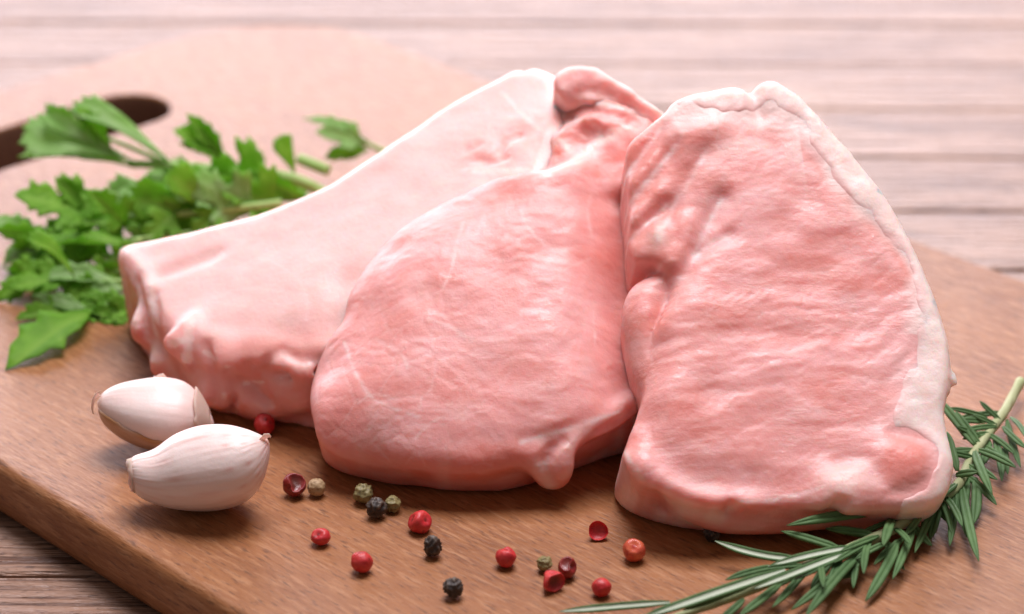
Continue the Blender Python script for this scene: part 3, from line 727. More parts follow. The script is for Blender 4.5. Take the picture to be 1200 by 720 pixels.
def garlic_material(name, brown):
    M = Mat(name); co = M.coord()
    n = M.noise(co, 90, 3)
    c = M.mix(M.attr('stripe'), (0.85, 0.73, 0.69), (0.70, 0.43, 0.38))
    c = M.mix(M.math('MULTIPLY', M.ramp(n, [(0.4, 0.0), (0.75, 1.0)]), 0.35), c, (0.84, 0.60, 0.55))
    c = M.mix(M.attr('tan'), c, brown)
    M.col(c); M.set(Roughness=0.38, IOR=1.4, Subsurface_Weight=0.4, Subsurface_Scale=0.003, Subsurface_Radius=(1, .6, .45))
    fine = M.attr('line')
    M.nor(M.bump(fine, 0.45, 0.0004, M.bump(M.noise(co, 700, 3), 0.2, 0.0004)))
    return M.m
GARLIC = garlic_material('garlic_skin', (0.50, 0.22, 0.075))
def paper_material():
    M = Mat('garlic_paper'); co = M.coord(); n = M.noise(M.mapping(co, (1, 1, .3)), 600, 3)
    M.col(M.mix(n, (0.86, 0.74, 0.66), (0.72, 0.52, 0.42))); M.set(Roughness=0.6, Subsurface_Weight=0.3, Subsurface_Scale=0.001)
    M.nor(M.bump(n, .4, .0004))
    tr = M.new('ShaderNodeBsdfTranslucent'); tr.inputs[0].default_value = (.88, .74, .66, 1); mx = M.new('ShaderNodeMixShader'); mx.inputs[0].default_value = .45
    M.link(M.p.outputs[0], mx.inputs[1]); M.link(tr.outputs[0], mx.inputs[2]); M.link(mx.outputs[0], M.n['Material Output'].inputs[0]); return M.m
PAPER = paper_material()

def clove_rings(top, bot, Yc, nx=70, nt=72, facet=0.05, seed=1, depth=0.95):
    """rings between an upper and a lower outline; returns the point function of (s, angle, scale)"""
    top, bot = cr(top, 8), cr(bot, 8)
    x0, x1 = max(top[0, 0], bot[0, 0]), min(top[-1, 0], bot[-1, 0])
    def ring(s):
        # parameter along both outlines by arc fraction
        def at(P):
            L = np.concatenate([[0], np.cumsum(np.linalg.norm(np.diff(P, axis=0), axis=1))]); L /= L[-1]
            return np.array([np.interp(s, L, P[:, 0]), np.interp(s, L, P[:, 1])])
        t, b = at(top), at(bot)
        return on_y(*t, Yc), on_y(*b, Yc)
    dv = nrm(ray(*((top.mean(0) + bot.mean(0)) / 2)))
    def point(s, th, k=1.0):
        t, b = ring(s); c = (t + b) / 2; up = (t - b) / 2; r = np.linalg.norm(up)
        upn = up - dv * up.dot(dv)
        f = 1 + facet * math.cos(3 * th + 0.6) * math.sin(math.pi * s) 
        return c + (upn * math.cos(th) + (-dv) * r * depth * math.sin(th)) * k * f
    return point
def build_rings(point, ss, ths, wrap=True, k=1.0):
    V = np.array([[point(s, t, k if np.isscalar(k) else k(s, t)) for t in ths] for s in ss])
    n, m = len(ss), len(ths); F = []
    for i in range(n - 1):
        for j in range(m if wrap else m - 1):
            a, b = i * m + j, i * m + (j + 1) % m
            F.append((a, b, b + m, a + m))
    if wrap: F.append(tuple(range(m))[::-1]); F.append(tuple(range((n - 1) * m, n * m)))
    return V.reshape(-1, 3), F
def sheet(name, rows, parent, th=0.25, mat=None):
    """thin curled sheet with two sides from rows of 3D points"""
    R = np.array(rows, float); n, m = R.shape[:2]
    du = np.gradient(R, axis=0); dv = np.gradient(R, axis=1); N = np.cross(du, dv); N /= np.linalg.norm(N, axis=2)[..., None] + 1e-9
    V = np.concatenate([(R + N * th / 2).reshape(-1, 3), (R - N * th / 2).reshape(-1, 3)]); F = []; o = n * m
    for i in range(n - 1):
        for j in range(m - 1):
            a = i * m + j; F.append((a, a + m, a + m + 1, a + 1)); F.append((a + o, a + o + 1, a + o + m + 1, a + o + m))
    for i in range(n - 1):
        for j in (0, m - 1):
            a = i * m + j; q = (a, a + m, a + m + o, a + o); F.append(q if j == m - 1 else q[::-1])
    for j in range(m - 1):
        for i in (0, n - 1):
            a = i * m + j; q = (a, a + 1, a + 1 + o, a + o); F.append(q if i == 0 else q[::-1])
    return mesh_obj(name, V, F, mat or PAPER, parent)

def settle(fn, lo=-160, hi=60):
    """depth at which the built points just touch the board"""
    for _ in range(30):
        mid = (lo + hi) / 2
        if fn(mid) < 0.1: lo = mid       # lower than the board: move away (raises heights)
        else: hi = mid
    return lo
def front_clove():
    top = [(151,540),(158,534),(180,527),(205,511),(235,501),(265,499),(288,503),(304,509),(313,514)]
    bot = [(156,574),(163,582),(178,590),(205,598),(235,601),(262,599),(288,590),(306,570),(315,541),(316,520)]
    ss = np.concatenate([[0.0, 0.004, 0.012], np.linspace(0.03, 0.97, 60), [0.99, 0.999]]); ths = np.linspace(0, 2 * math.pi, 72, endpoint=False)
    def low(Y):
        p = clove_rings(top, bot, Y); return min(p(s, t)[2] for s in (0.4, 0.5, 0.6, 0.7) for t in np.linspace(2, 4.5, 14))
    # heights rise towards the camera along a line of sight
    Ya, Yb = -150.0, -40.0
    for _ in range(28):
        m = (Ya + Yb) / 2
        if low(m) > 0.1: Ya = m
        else: Yb = m
    Y = Ya; pt = clove_rings(top, bot, Y)
    root = thing('garlic_clove', [*(on_y(235, 580, Y)[:2]), 0], 'plump unpeeled garlic clove in whole papery skin, nearer the camera', 'garlic', 'garlic cloves beside the chops')
    rnd = np.random.RandomState(3)
    def kk(s, t):
        return 1 + 0.008 * math.sin(5 * t + 2 * math.sin(3 * s)) * math.sin(math.pi * s) + 0.0025 * math.sin(23 * t + 1.3)
    V, F = build_rings(pt, ss, ths, True, kk)
    S = np.repeat(ss, len(ths)); Tt = np.tile(ths, len(ss))
    tw = Tt + 0.12 * np.sin(4 * S)
    line = noise(np.cos(tw) * 14, np.sin(tw) * 14, S * 1.2, 301) * .6 + noise(np.cos(tw) * 30, np.sin(tw) * 30, S * 1.5, 302) * .4
    st = np.zeros(len(V))
    for t0, wd, k in ((1.12, .022, .9), (1.75, .022, .8), (2.25, .02, .7), (0.75, .022, .6), (2.7, .02, .4)):
        st = np.maximum(st, k * np.exp(-((tw - t0 - 0.03 * np.sin(9 * S)) / wd) ** 2) * sstep(.12, .35, S))
    st = np.maximum(st, 0.35 * sstep(0.1, .7, line)) + 0.35 * sstep(0.8, 1.0, S) + 0.10
    tanm = 0.45 * sstep(0.05, 0.0, S) + 0.4 * sstep(0.975, 1.0, S)
    mesh_obj('clove', V, F, GARLIC, root, attrs=dict(stripe=np.clip(st, 0, 1), line=line * .5 + .5, tan=tanm))
    # flared paper at the root end and the curled tip
    rows = []
    for i, (s, k) in enumerate(((0.022, 1.008), (0.01, 1.012), (-.0, 1.02))):
        row = []
        for t in np.linspace(-0.2, 3.3, 22):
            p = pt(max(s, 0), t, k); p = p + np.array([-0.15 * i - 0.25 * (i == 2) * (1 + math.sin(7 * t) * math.cos(3 * t + 1)), 0, 0.15 * i * math.sin(5 * t)]); row.append(p)
        rows.append(row)
    sheet('root_skin', rows, root)
    b = on_y(306, 522, Y - 1.5); rows = []
    for i, (x, y) in enumerate(((303,524),(308,517),(311,511),(316,509),(318,511))):
        c = on_y(x, y, Y - 1.5 + .3 * i); wv = (1.7, 1.4, 1.0, .6, .25)[i]
        rows.append([c + np.array([-wv * math.cos(a) * .5, -.8 * math.sin(a + 1.2), wv * math.sin(a)]) for a in np.linspace(-1.1, 1.1, 7)])
    sheet('tip_skin', rows, root)
front_clove()

def back_clove():
    top = [(114,472),(121,460),(138,451),(163,446),(190,444),(216,449),(234,464),(246,483),(251,496)]
    bot = [(115,480),(122,496),(140,512),(160,523),(182,530),(204,531),(226,521),(243,510),(251,499)]
    def low(Y):
        p = clove_rings(top, bot, Y); return min(p(s, t)[2] for s in (0.4, 0.5, 0.6, 0.7) for t in np.linspace(2, 4.5, 14))
    Ya, Yb = -120.0, 0.0
    for _ in range(28):
        m = (Ya + Yb) / 2
        if low(m) > 0.1: Ya = m
        else: Yb = m
    Y = Ya; pt = clove_rings(top, bot, Y, facet=0.07)
    root = thing('garlic_clove', [*(on_y(185, 510, Y)[:2]), 0], 'garlic clove with bare pinkish flesh and brown skin torn back', 'garlic', 'garlic cloves beside the chops')
    ss = np.concatenate([[0.0, 0.006], np.linspace(0.02, 0.98, 56), [0.995]]); ths = np.linspace(0, 2 * math.pi, 64, endpoint=False)
    V, F = build_rings(pt, ss, ths, True, lambda s, t: 1 - 0.05 * max(0, math.cos(t - .9)) ** 3 * math.sin(math.pi * s))
    S = np.repeat(ss, len(ths)); Tt = np.tile(ths, len(ss))
    pink = 0.25 + 0.45 * sstep(.45, .95, S) + 0.2 * noise(S * 5, np.cos(Tt) * 3, np.sin(Tt) * 3, 311)
    line = noise(np.cos(Tt) * 8, np.sin(Tt) * 8, S * 1.2, 312) * .25 + .5
    mesh_obj('flesh', V, F, GARLIC, root, attrs=dict(stripe=np.clip(pink, 0, 1) * .8, line=line, tan=0.12 * sstep(.15, .0, S)))
    # brown skin wrapped round the underside, torn edge towards the viewer
    def skin(name, t0, t1, s0, s1, k, tanv, jag, seed):
        ns, nt_ = 46, 20; rows = []; r = np.random.RandomState(seed)
        for s in np.linspace(s0, s1, ns):
            a0 = t0(s) if callable(t0) else t0
            a0 += jag * noise(np.array(s * 30.), 0., 0., seed)
            rows.append([pt(min(max(s, 0), 1), t, k + 0.015 * math.sin(9 * s)) for t in np.linspace(float(a0), t1, nt_)])
        o = sheet(name, rows, root, 0.35, GARLIC)
        n = len(o.data.vertices); Sx = np.tile(np.repeat(np.linspace(0, 1, ns), nt_), 2)[:n]; Tx = np.tile(np.tile(np.linspace(0, 1, nt_), ns), 2)[:n]
        for kx, v in (('stripe', 0.3 + 0.3 * noise(Tx * 20, Sx * 2, 0 * Sx, seed + 1)), ('line', .5 + .3 * noise(Tx * 25, Sx * 2, 0 * Sx, seed + 2)), ('tan', tanv(Sx, Tx))):
            at = o.data.attributes.new(kx, 'FLOAT', 'POINT'); at.data.foreach_set('value', np.clip(v, 0, 1).astype(np.float32))
        return o
    skin('brown_skin', lambda s: 1.95 + 0.62 * s, 4.6, 0.015, 0.9, 1.02, lambda S, T: 0.75 + 0.25 * noise(S * 6, T * 8, 0 * S, 320), 0.03, 321)
    # pale rim of skin across the right end
    ns, nt_ = 9, 40; rows = []
    for i in range(ns):
        u = i / (ns - 1); row = []
        for t in np.linspace(-0.5, 2.3, nt_):
            s = 0.80 + 0.17 * u - 0.06 * math.cos(t - .4) + (0.012 * float(noise(t * 5, 0., 0., 331)) if i == 0 else 0)
            row.append(pt(min(s, .995), t, 1.05 + 0.05 * (1 - u) ** 2))
        rows.append(row)
    o = sheet('rim_skin', rows, root, 0.4, PAPER)
    # scrap of paper standing on the top edge
    rows = []
    for i in range(6):
        u = i / 5; row = []
        for j in range(12):
            v = j / 11; x = 178 + 30 * v + 2 * u; y = 452 + 3 * v - u * (14 + 4 * float(noise(v * 7 + .3, 0., 0., 77)) - 5 * v); row.append(on_y(x, y, Y + 5 + 1.5 * u * u + .9 * math.sin(4 * v)))
        rows.append(row)
    sheet('torn_skin', rows, root, .3)
    rows = []
    for i, (x, y) in enumerate(((120,462),(115,463),(111,469),(109,478),(110,485))):
        c = on_y(x, y, Y - 1); wv = (2.2, 1.8, 1.2, .9, .4)[i]
        rows.append([c + np.array([-wv * .4 * math.cos(a), -wv * .4 * math.sin(a), wv * .5 * math.sin(a)]) for a in np.linspace(-1.2, 1.2, 6)])
    sheet('tip_skin', rows, root, .3)
back_clove()

# ------------------------------------------------------------------ peppercorns
import bmesh
def ico(sub=4):
    bm = bmesh.new(); bmesh.ops.create_icosphere(bm, subdivisions=sub, radius=1.0)
    V = np.array([v.co[:] for v in bm.verts]); F = [tuple(v.index for v in f.verts) for f in bm.faces]; bm.free(); return V, F
ICO_V, ICO_F = ico()
def pepper_material(name, c0, c1, c2, rough_, sss=0.0):
    M = Mat(name); co = M.coord(); n = M.noise(co, 500, 4)
    c = M.mix(M.ramp(n, [(.35, 0.), (.7, 1.)]), c0, c1); c = M.mix(M.attr('mark'), c, c2)
    M.col(c); M.set(Roughness=rough_, Subsurface_Weight=sss, Subsurface_Scale=.001)
    M.nor(M.bump(M.noise(co, 1600, 3), .3, .0003)); return M.m
PEP = dict(pink=pepper_material('pink_pepper', (0.50, 0.014, 0.024), (0.64, 0.06, 0.05), (0.17, 0.022, 0.018), .46, .15),
           coral=pepper_material('coral_pepper', (0.60, 0.08, 0.05), (0.68, 0.16, 0.07), (0.42, 0.02, 0.03), .3, .15),
           dark=pepper_material('dark_red_pepper', (0.22, 0.015, 0.018), (0.30, 0.03, 0.022), (0.10, 0.03, 0.02), .35),
           black=pepper_material('black_pepper', (0.022, 0.015, 0.013), (0.05, 0.033, 0.026), (0.12, 0.085, 0.06), .55),
           green=pepper_material('green_pepper', (0.24, 0.20, 0.075), (0.34, 0.29, 0.13), (0.10, 0.075, 0.03), .55),
           cream=pepper_material('white_pepper', (0.42, 0.28, 0.14), (0.50, 0.36, 0.21), (0.22, 0.12, 0.05), .6))
def peppercorn(x, y, rpx, kind, label, seed, stretch=(1, 1, 1), bowl=None, dents=2, z=None, group=None):
    P = on_z(x, y, 2.4); r = rpx / ppm(P); P = on_z(x, y, r * 0.93 if z is None else z)
    D_ = ICO_V.copy(); rs = np.random.RandomState(seed); o = rs.rand(3) * 50
    q = D_ * 1.0 + o
    if kind in ('black', 'green', 'cream'):
        f = {'black': 2.3, 'green': 2.0, 'cream': 2.6}[kind]
        a = noise(q[:, 0] * f, q[:, 1] * f, q[:, 2] * f, seed); b = noise(q[:, 0] * f * 2, q[:, 1] * f * 2, q[:, 2] * f * 2, seed + 1)
        rid = np.exp(-(a / .22) ** 2); amp = {'black': .24, 'green': .19, 'cream': .07}[kind]
        rad = 1 - amp * (1 - rid) + .05 * b; mark = sstep(.4, 1, rid) * (.9 if kind == 'black' else .1) + (.8 * sstep(.5, .0, rid) * sstep(-.1, .5, b) if kind != 'black' else 0)
    else:
        a = fbm(q[:, 0] * 1.2, q[:, 1] * 1.2, q[:, 2] * 1.2, seed, 3); rad = 1 + .12 * a - .03 * np.exp(-(noise(q[:, 0] * 2.2, q[:, 1] * 2.2, q[:, 2] * 2.2, seed + 9) / .1) ** 2)
        mark = .7 * sstep(.35, .8, fbm(q[:, 0] * 2, q[:, 1] * 2, q[:, 2] * 2, seed + 3, 3))
        for k in range(dents):
            d = nrm(rs.randn(3) + np.array([0, -.6, .8])); c = D_ @ d
            rad = rad - .26 * np.exp(-((1 - c) / .14) ** 2); mark = np.maximum(mark, .8 * np.exp(-((1 - c) / .03) ** 2))
    V = D_ * rad[:, None]
    if bowl is not None:
        n = nrm(bowl[0]); c = bowl[1]; h = V @ n
        V = V - np.where(h > c, (h - c) * 1.72, 0)[:, None] * n; mark = np.maximum(mark * .4, (h > c) * bowl[2] * sstep(.9, .2, np.linalg.norm(D_ - n * D_.dot(n)[:, None], axis=1)))
    V = V * np.array(stretch)
    ang = rs.rand() * .6; V = V * r
    V[:, 2] -= 0; lowest = V[:, 2].min()
    base = P.copy()
    if z is None: V[:, 2] += -lowest - base[2] + 0.05
    ob = mesh_obj('peppercorn', V + P - np.array([base[0], base[1], 0]), ICO_F, PEP[kind], None, attrs=dict(mark=np.clip(mark, 0, 1)))
    ob.location = (base[0] * .001, base[1] * .001, 0)
    return tag(ob, label, 'peppercorn', group or 'peppercorns scattered on the board')
peppercorn(345, 570, 14, 'dark', 'cracked dark red peppercorn touching the beige one near the garlic', 1, bowl=((.2, -.6, .75), .55, .9))
peppercorn(371, 572, 11, 'cream', 'beige peppercorn next to the cracked dark red one', 2)
peppercorn(426, 579, 13, 'green', 'olive green peppercorn behind the black one, left of its trio', 3)
peppercorn(441, 596, 13, 'black', 'black peppercorn tucked between the two olive ones', 4)
peppercorn(460, 591, 10.5, 'green', 'small olive green peppercorn right of the black one', 5)
peppercorn(376, 629, 11.5, 'pink', 'small oval red peppercorn alone below the beige one', 6, (1.05, 1, .85))
peppercorn(424, 660, 13, 'pink', 'bright red dented peppercorn alone, leftmost near the front', 7)
peppercorn(492, 612, 13.5, 'pink', 'long red peppercorn just below the middle chop', 8, (1.02, 1.0, 1.05), dents=3)
peppercorn(507, 642, 13, 'black', 'wrinkled dark brown peppercorn below the long red one', 9, (.92, .92, 1.15))
peppercorn(531, 690, 13, 'black', 'black wrinkled peppercorn nearest the front edge', 10)
peppercorn(593, 654, 12.5, 'pink', 'single bright red peppercorn midway between the black ones and the cluster', 11, dents=3)
peppercorn(638, 661, 10, 'green', 'small green pitted peppercorn behind the red pair', 12)
peppercorn(665, 667, 12.5, 'dark', 'darker red dented peppercorn on the right of the cluster of three', 13, (.9, 1, 1.1), bowl=((-.1, -.5, .85), .72, .5))
peppercorn(648, 681, 14, 'pink', 'hollow red peppercorn with an open grey inside, front of the cluster', 14, (1.05, 1, .95), bowl=((.55, -.75, .1), .45, 1.0))
peppercorn(701, 623, 11.5, 'pink', 'half shell of a red peppercorn, open towards the front', 15, bowl=((.05, -.8, .6), .05, .12), dents=0)
peppercorn(743, 646, 13.5, 'coral', 'round orange red peppercorn below the right chop corner', 16, dents=1)
peppercorn(705, 689, 11.5, 'pink', 'smooth small red peppercorn just above the rosemary tip', 17, dents=1)
peppercorn(310, 498, 12.5, 'pink', 'shaded red peppercorn in the gap below the pale left chop', 18)
peppercorn(834, 625, 11, 'black', 'black peppercorn hidden in shadow under the right chop', 19)

# ------------------------------------------------------------------ leaves
def leaf_material(name, top, top2, vein, trans):
    M = Mat(name); co = M.coord(); n = M.noise(co, 120, 3)
    c = M.mix(M.ramp(n, [(.3, 0.), (.7, 1.)]), top, top2); c = M.mix(M.attr('vein'), c, vein)
    M.col(c); M.set(Roughness=.58, IOR=1.33)
    M.nor(M.bump(M.attr('vein'), .5, .0005, M.bump(M.noise(co, 900, 3), .25, .0004)))
    tr = M.new('ShaderNodeBsdfTranslucent'); M.link(M.mix(.5, c, tuple(min(1, 1.6 * q) for q in top2)), tr.inputs[0])
    mx = M.new('ShaderNodeMixShader'); mx.inputs[0].default_value = trans
    M.link(M.p.outputs[0], mx.inputs[1]); M.link(tr.outputs[0], mx.inputs[2])
    M.link(mx.outputs[0], M.n['Material Output'].inputs[0]); return M.m
P_TOP = leaf_material('parsley_upper', (0.11, 0.29, 0.018), (0.23, 0.48, 0.045), (0.32, 0.54, 0.09), .5)
P_UND = leaf_material('parsley_under', (0.29, 0.50, 0.15), (0.38, 0.60, 0.22), (0.50, 0.66, 0.36), .55)
P_STEM = leaf_material('parsley_stem', (0.30, 0.50, 0.13), (0.38, 0.58, 0.19), (0.42, 0.6, .24), .15)
from mathutils.geometry import delaunay_2d_cdt
from mathutils import Vector
OUT = {
 'leaf': [(0,0),(.05,.12),(.20,.24),(.40,.31),(.50,.40),(.40,.43),(.47,.54),(.34,.54),(.22,.49),(.17,.52),(.21,.62),(.31,.72),(.21,.74),(.25,.85),(.14,.84),(.10,.94),(0,1)],
 'fan': [(0,0),(.05,.2),(.14,.48),(.23,.72),(.31,.90),(.24,.90),(.23,.98),(.15,.94),(.10,1.02),(.04,.96),(0,1.0)],
 'lobe': [(0,0),(.05,.1),(.13,.28),(.22,.42),(.17,.50),(.24,.62),(.16,.68),(.16,.80),(.08,.88),(0,1)],
}
LEAF2D = {}
def leaf2d(kind, seed):
    key = (kind, seed % 4)
    if key in LEAF2D: return LEAF2D[key]
    rs = np.random.RandomState(seed % 4 + 10); R = np.array(OUT[kind], float)
    def jit(P): Q = P.copy(); Q[1:-1] += rs.randn(len(P) - 2, 2) * np.array([.014, .012]); return Q
    a = jit(R); b = jit(R); b[:, 0] *= -1
    poly = np.concatenate([a, b[1:-1][::-1]])
    # densify the outline a little
    d = []
    for i in range(len(poly)):
        p, q = poly[i], poly[(i + 1) % len(poly)]; d += [p, p + (q - p) * .5]
    poly = np.array(d); n = len(poly)
    gx, gy = np.meshgrid(np.arange(-.5, .51, .07), np.arange(.03, 1.0, .06)); gx = gx.ravel(); gy = gy.ravel()
    ins = seg_dist(gx, gy, poly) < -.022
    pts = [Vector(p) for p in poly] + [Vector((x, y)) for x, y in zip(gx[ins], gy[ins])]
    v, e, f, *_ = delaunay_2d_cdt(pts, [(i, (i + 1) % n) for i in range(n)], [], 1, 1e-5)
    V = np.array([q[:] for q in v]); F = [tuple(q) for q in f]
    F = [q if np.cross(V[q[1]] - V[q[0]], V[q[2]] - V[q[0]]) > 0 else q[::-1] for q in F]
    cnt = {}
    for q in F:
        for i in range(len(q)): cnt[(q[i], q[(i + 1) % len(q)])] = 1
    B = [(i, j) for (i, j) in cnt if (j, i) not in cnt]
    # veins: midrib and ribs into the lobes
    vn = np.exp(-(V[:, 0] / .018) ** 2) * (V[:, 1] < .93)
    for (bx, by, tx, ty) in ((0,.14,.44,.41),(0,.14,-.44,.41),(0,.3,.42,.53),(0,.3,-.42,.53),(0,.52,.27,.73),(0,.52,-.27,.73),(0,.62,.2,.84),(0,.62,-.2,.84)) if kind == 'leaf' else ((0,.05,.2,.9),(0,.05,-.2,.9),(0,.05,.1,.95),(0,.05,-.1,.95)) if kind == 'fan' else ((0,.15,.19,.42),(0,.15,-.19,.42),(0,.4,.2,.62),(0,.4,-.2,.62)):
        vn = np.maximum(vn, .6 * np.exp(-(seg_dist(V[:, 0], V[:, 1], np.array([(bx, by), (tx, ty)]), closed=False) / .014) ** 2))
    LEAF2D[key] = (V, F, B, vn); return LEAF2D[key]
def leaf(parent, B, T, kind='leaf', width=1.0, roll=0.0, fold=.35, curl=.15, wave=.028, seed=0, under=False, name='leaf'):
    """blade from base B to tip T (mm); roll turns it about its length from facing up and towards the camera"""
    V2, F2, Bd, vn = leaf2d(kind, seed); B, T = np.asarray(B, float), np.asarray(T, float)
    L = np.linalg.norm(T - B); ax = (T - B) / L
    n = nrm(nrm(CAM - B) * .75 + np.array([0, 0, .6])); n = nrm(n - ax * n.dot(ax)); s = np.cross(ax, n)
    c_, s_ = math.cos(roll), math.sin(roll); n, s = n * c_ + s * s_, s * c_ - n * s_
    if under: n, s = -n, -s; fold, curl = -fold, -curl
    x, y = V2[:, 0] * width, V2[:, 1]
    rs = np.random.RandomState(seed + 77); ph = rs.rand(3) * 6
    z = fold * np.abs(x) - curl * 4 * (y - y * y) * -1 * .5 + wave * np.sin(9 * y + ph[0]) * np.abs(x) * 3 + wave * .6 * np.sin(14 * x + ph[1]) - .02 * vn
    xx = x * (1 - .25 * abs(fold))
    P = B + L * (ax * y[:, None] + s * xx[:, None] + n * z[:, None])
    th = .22; up, dn = P + n * th / 2, P - n * th / 2; o = len(P)
    F = list(F2) + [tuple(i + o for i in q[::-1]) for q in F2] + [(j, i, i + o, j + o) for i, j in Bd]
    mi = [0] * len(F2) + [1] * len(F2) + [0] * len(Bd)
    V = np.concatenate([up, dn]); V[:, 2] = np.maximum(V[:, 2], np.where(np.arange(2 * o) < o, .45, .2))
    return mesh_obj(name, V, F, [P_TOP, P_UND], parent, mi=mi, attrs=dict(vein=np.concatenate([vn, vn])))
def stem(parent, pts, r, name='stem', mat=None):
    P = cr(pts, 6); P[:, 2] = np.maximum(P[:, 2], np.max(r) + .1)
    V, F = tube(P, np.linspace(r[0], r[1], len(P)) if np.ndim(r) else r, 9)
    return mesh_obj(name, V, F, mat or P_STEM, parent, attrs=dict(vein=noise(V[:, 0] * 2, V[:, 1] * 2, V[:, 2] * 2, 401) * .5 + .3))
def sprig(label, base, stems, leaves):
    root = thing('parsley_sprig', base, label, 'parsley', 'parsley sprigs behind the left chop')
    for pts, r in stems: stem(root, [on_y(*p) for p in pts], r)
    for i, (b, t, kw) in enumerate(leaves):
        kw = dict(kw); kw.setdefault('seed', i * 3 + len(label)); leaf(root, on_y(*b), on_y(*t), **kw)
    return root
gz = lambda x, y: on_z(x, y, 0)
# fan of pale undersides across the dark slot
sprig('parsley sprig with pale fan leaves raised in front of the hand slot', on_y(330, 250, 50) * [1, 1, 0],
 [([(395,236,52),(345,210,52),(280,201,54),(200,194,56),(150,192,57)], (1.8, 1.1)), ([(200,194,56),(160,176,57),(120,160,58)], (.9,.5)), ([(345,210,52),(300,213,54),(240,210,58)], (.9,.6))],
 [((160,194,57),(25,160,50),dict(kind='fan', width=.82, under=True, roll=.15, fold=.25, wave=.03)),
  ((150,188,57),(50,128,54),dict(kind='fan', width=.55, under=True, roll=-.5, fold=.5)),
  ((205,194,56),(84,124,58),dict(kind='fan', width=.55, under=True, roll=.3, fold=.35)),
  ((130,178,56),(86,124,56),dict(kind='lobe', width=1.0, roll=.2)),
  ((160,196,56),(20,184,54),dict(kind='lobe', width=.7, roll=.4)),
  ((120,175,57),(52,122,58),dict(kind='lobe', width=.45, roll=.1)),
  ((238,210,58),(170,206,60),dict(kind='leaf', width=.7, under=True)), ((245,215,56),(150,232,52),dict(kind='leaf', width=.7, under=True, roll=.3))])
sprig('parsley sprig with dark notched leaf pointing left at mid height', on_y(260, 262, 30) * [1, 1, 0],
 [([(330,238,30),(260,246,30),(190,252,31),(112,258,32)], (1.2,.7)), ([(190,252,31),(150,232,34),(110,222,36)], (.7,.4))],
 [((118,260,32),(16,229,26),dict(kind='leaf', width=.85, roll=.1, fold=.2)), ((112,254,32),(64,207,34),dict(kind='lobe', width=1.1, roll=-.2)),
  ((120,262,31),(60,296,26),dict(kind='leaf', width=1.0, roll=.3)), ((150,255,30),(96,300,24),dict(kind='leaf', width=1.0, roll=-.2)),
  ((180,250,31),(140,222,36),dict(kind='leaf', width=.9, under=True)), ((210,248,30),(168,288,22),dict(kind='leaf', width=1.0)),
  ((235,246,30),(196,214,36),dict(kind='leaf', width=1.1, under=True, roll=.5)), ((262,246,30),(225,280,24),dict(kind='leaf', width=1.0))])
sprig('parsley sprig with small upright leaves standing along the top edge', on_y(330, 240, 64) * [1, 1, 0],
 [([(400,250,60),(340,222,62),(300,206,66),(262,188,70)], (1.0,.5)), ([(345,225,62),(335,205,64)], .5), ([(385,200,62),(350,186,66)], (1.7,1.6))],
 [((266,187,70),(203,152,68),dict(kind='lobe', width=1.3, roll=.1)), ((264,186,70),(218,133,70),dict(kind='lobe', width=.9, roll=-.3)), ((262,186,70),(208,168,66),dict(kind='lobe', width=.8, under=True)),
  ((300,206,66),(278,168,66),dict(kind='leaf', width=.9, roll=.3)), ((312,208,65),(286,170,67),dict(kind='lobe', width=1.0)),
  ((345,208,62),(324,160,62),dict(kind='fan', width=1.0, roll=.2)), ((352,226,60),(300,240,54),dict(kind='leaf', width=.9, roll=.3)), ((330,215,62),(262,236,56),dict(kind='leaf', width=.9, roll=-.3)),
  ((372,216,60),(330,232,56),dict(kind='lobe', width=1.2)), ((318,212,60),(280,246,54),dict(kind='leaf', width=1.0, under=True))])
sprig('parsley sprig peeking over the ridge of the pale chop', on_y(430, 190, 84) * [1, 1, 0],
 [([(455,180,80),(430,168,82),(410,156,84)], (.9,.5))],
 [((432,166,82),(354,138,86),dict(kind='lobe', width=.55, under=True, roll=.3)), ((432,172,82),(370,154,80),dict(kind='leaf', width=.7, under=True)), ((434,176,82),(380,186,78),dict(kind='lobe', width=1.1))])
sprig('parsley sprig whose long leaf lies on the board above the garlic', on_y(140, 350, -2) * [1, 1, 0],
 [([(215,318,0),(170,336,-1),(108,366,-4)], (1.0,.6)), ([(215,325,4),(160,330,4),(118,328,5)], (.9,.5))],
 [((112,364,-4),(6,437,-38),dict(kind='lobe', width=.85, roll=.2, fold=.25)), ((104,366,-2),(18,374,-10),dict(kind='leaf', width=.6, roll=.3)), ((108,366,-3),(38,346,-2),dict(kind='lobe', width=.75, under=True, roll=-.2)),
  ((140,330,5),(44,326,8),dict(kind='lobe', width=.7, under=True, roll=.2)), ((150,338,2),(98,348,2),dict(kind='lobe', width=1.2, under=True)), ((150,345,0),(96,392,-8),dict(kind='leaf', width=.9, roll=.2)), ((130,350,2),(62,352,2),dict(kind='leaf', width=.9)), ((140,340,4),(70,334,8),dict(kind='leaf', width=.8)), ((160,360,-4),(104,376,-6),dict(kind='leaf', width=1.0)), ((175,350,-2),(120,400,-10),dict(kind='leaf', width=.9))])
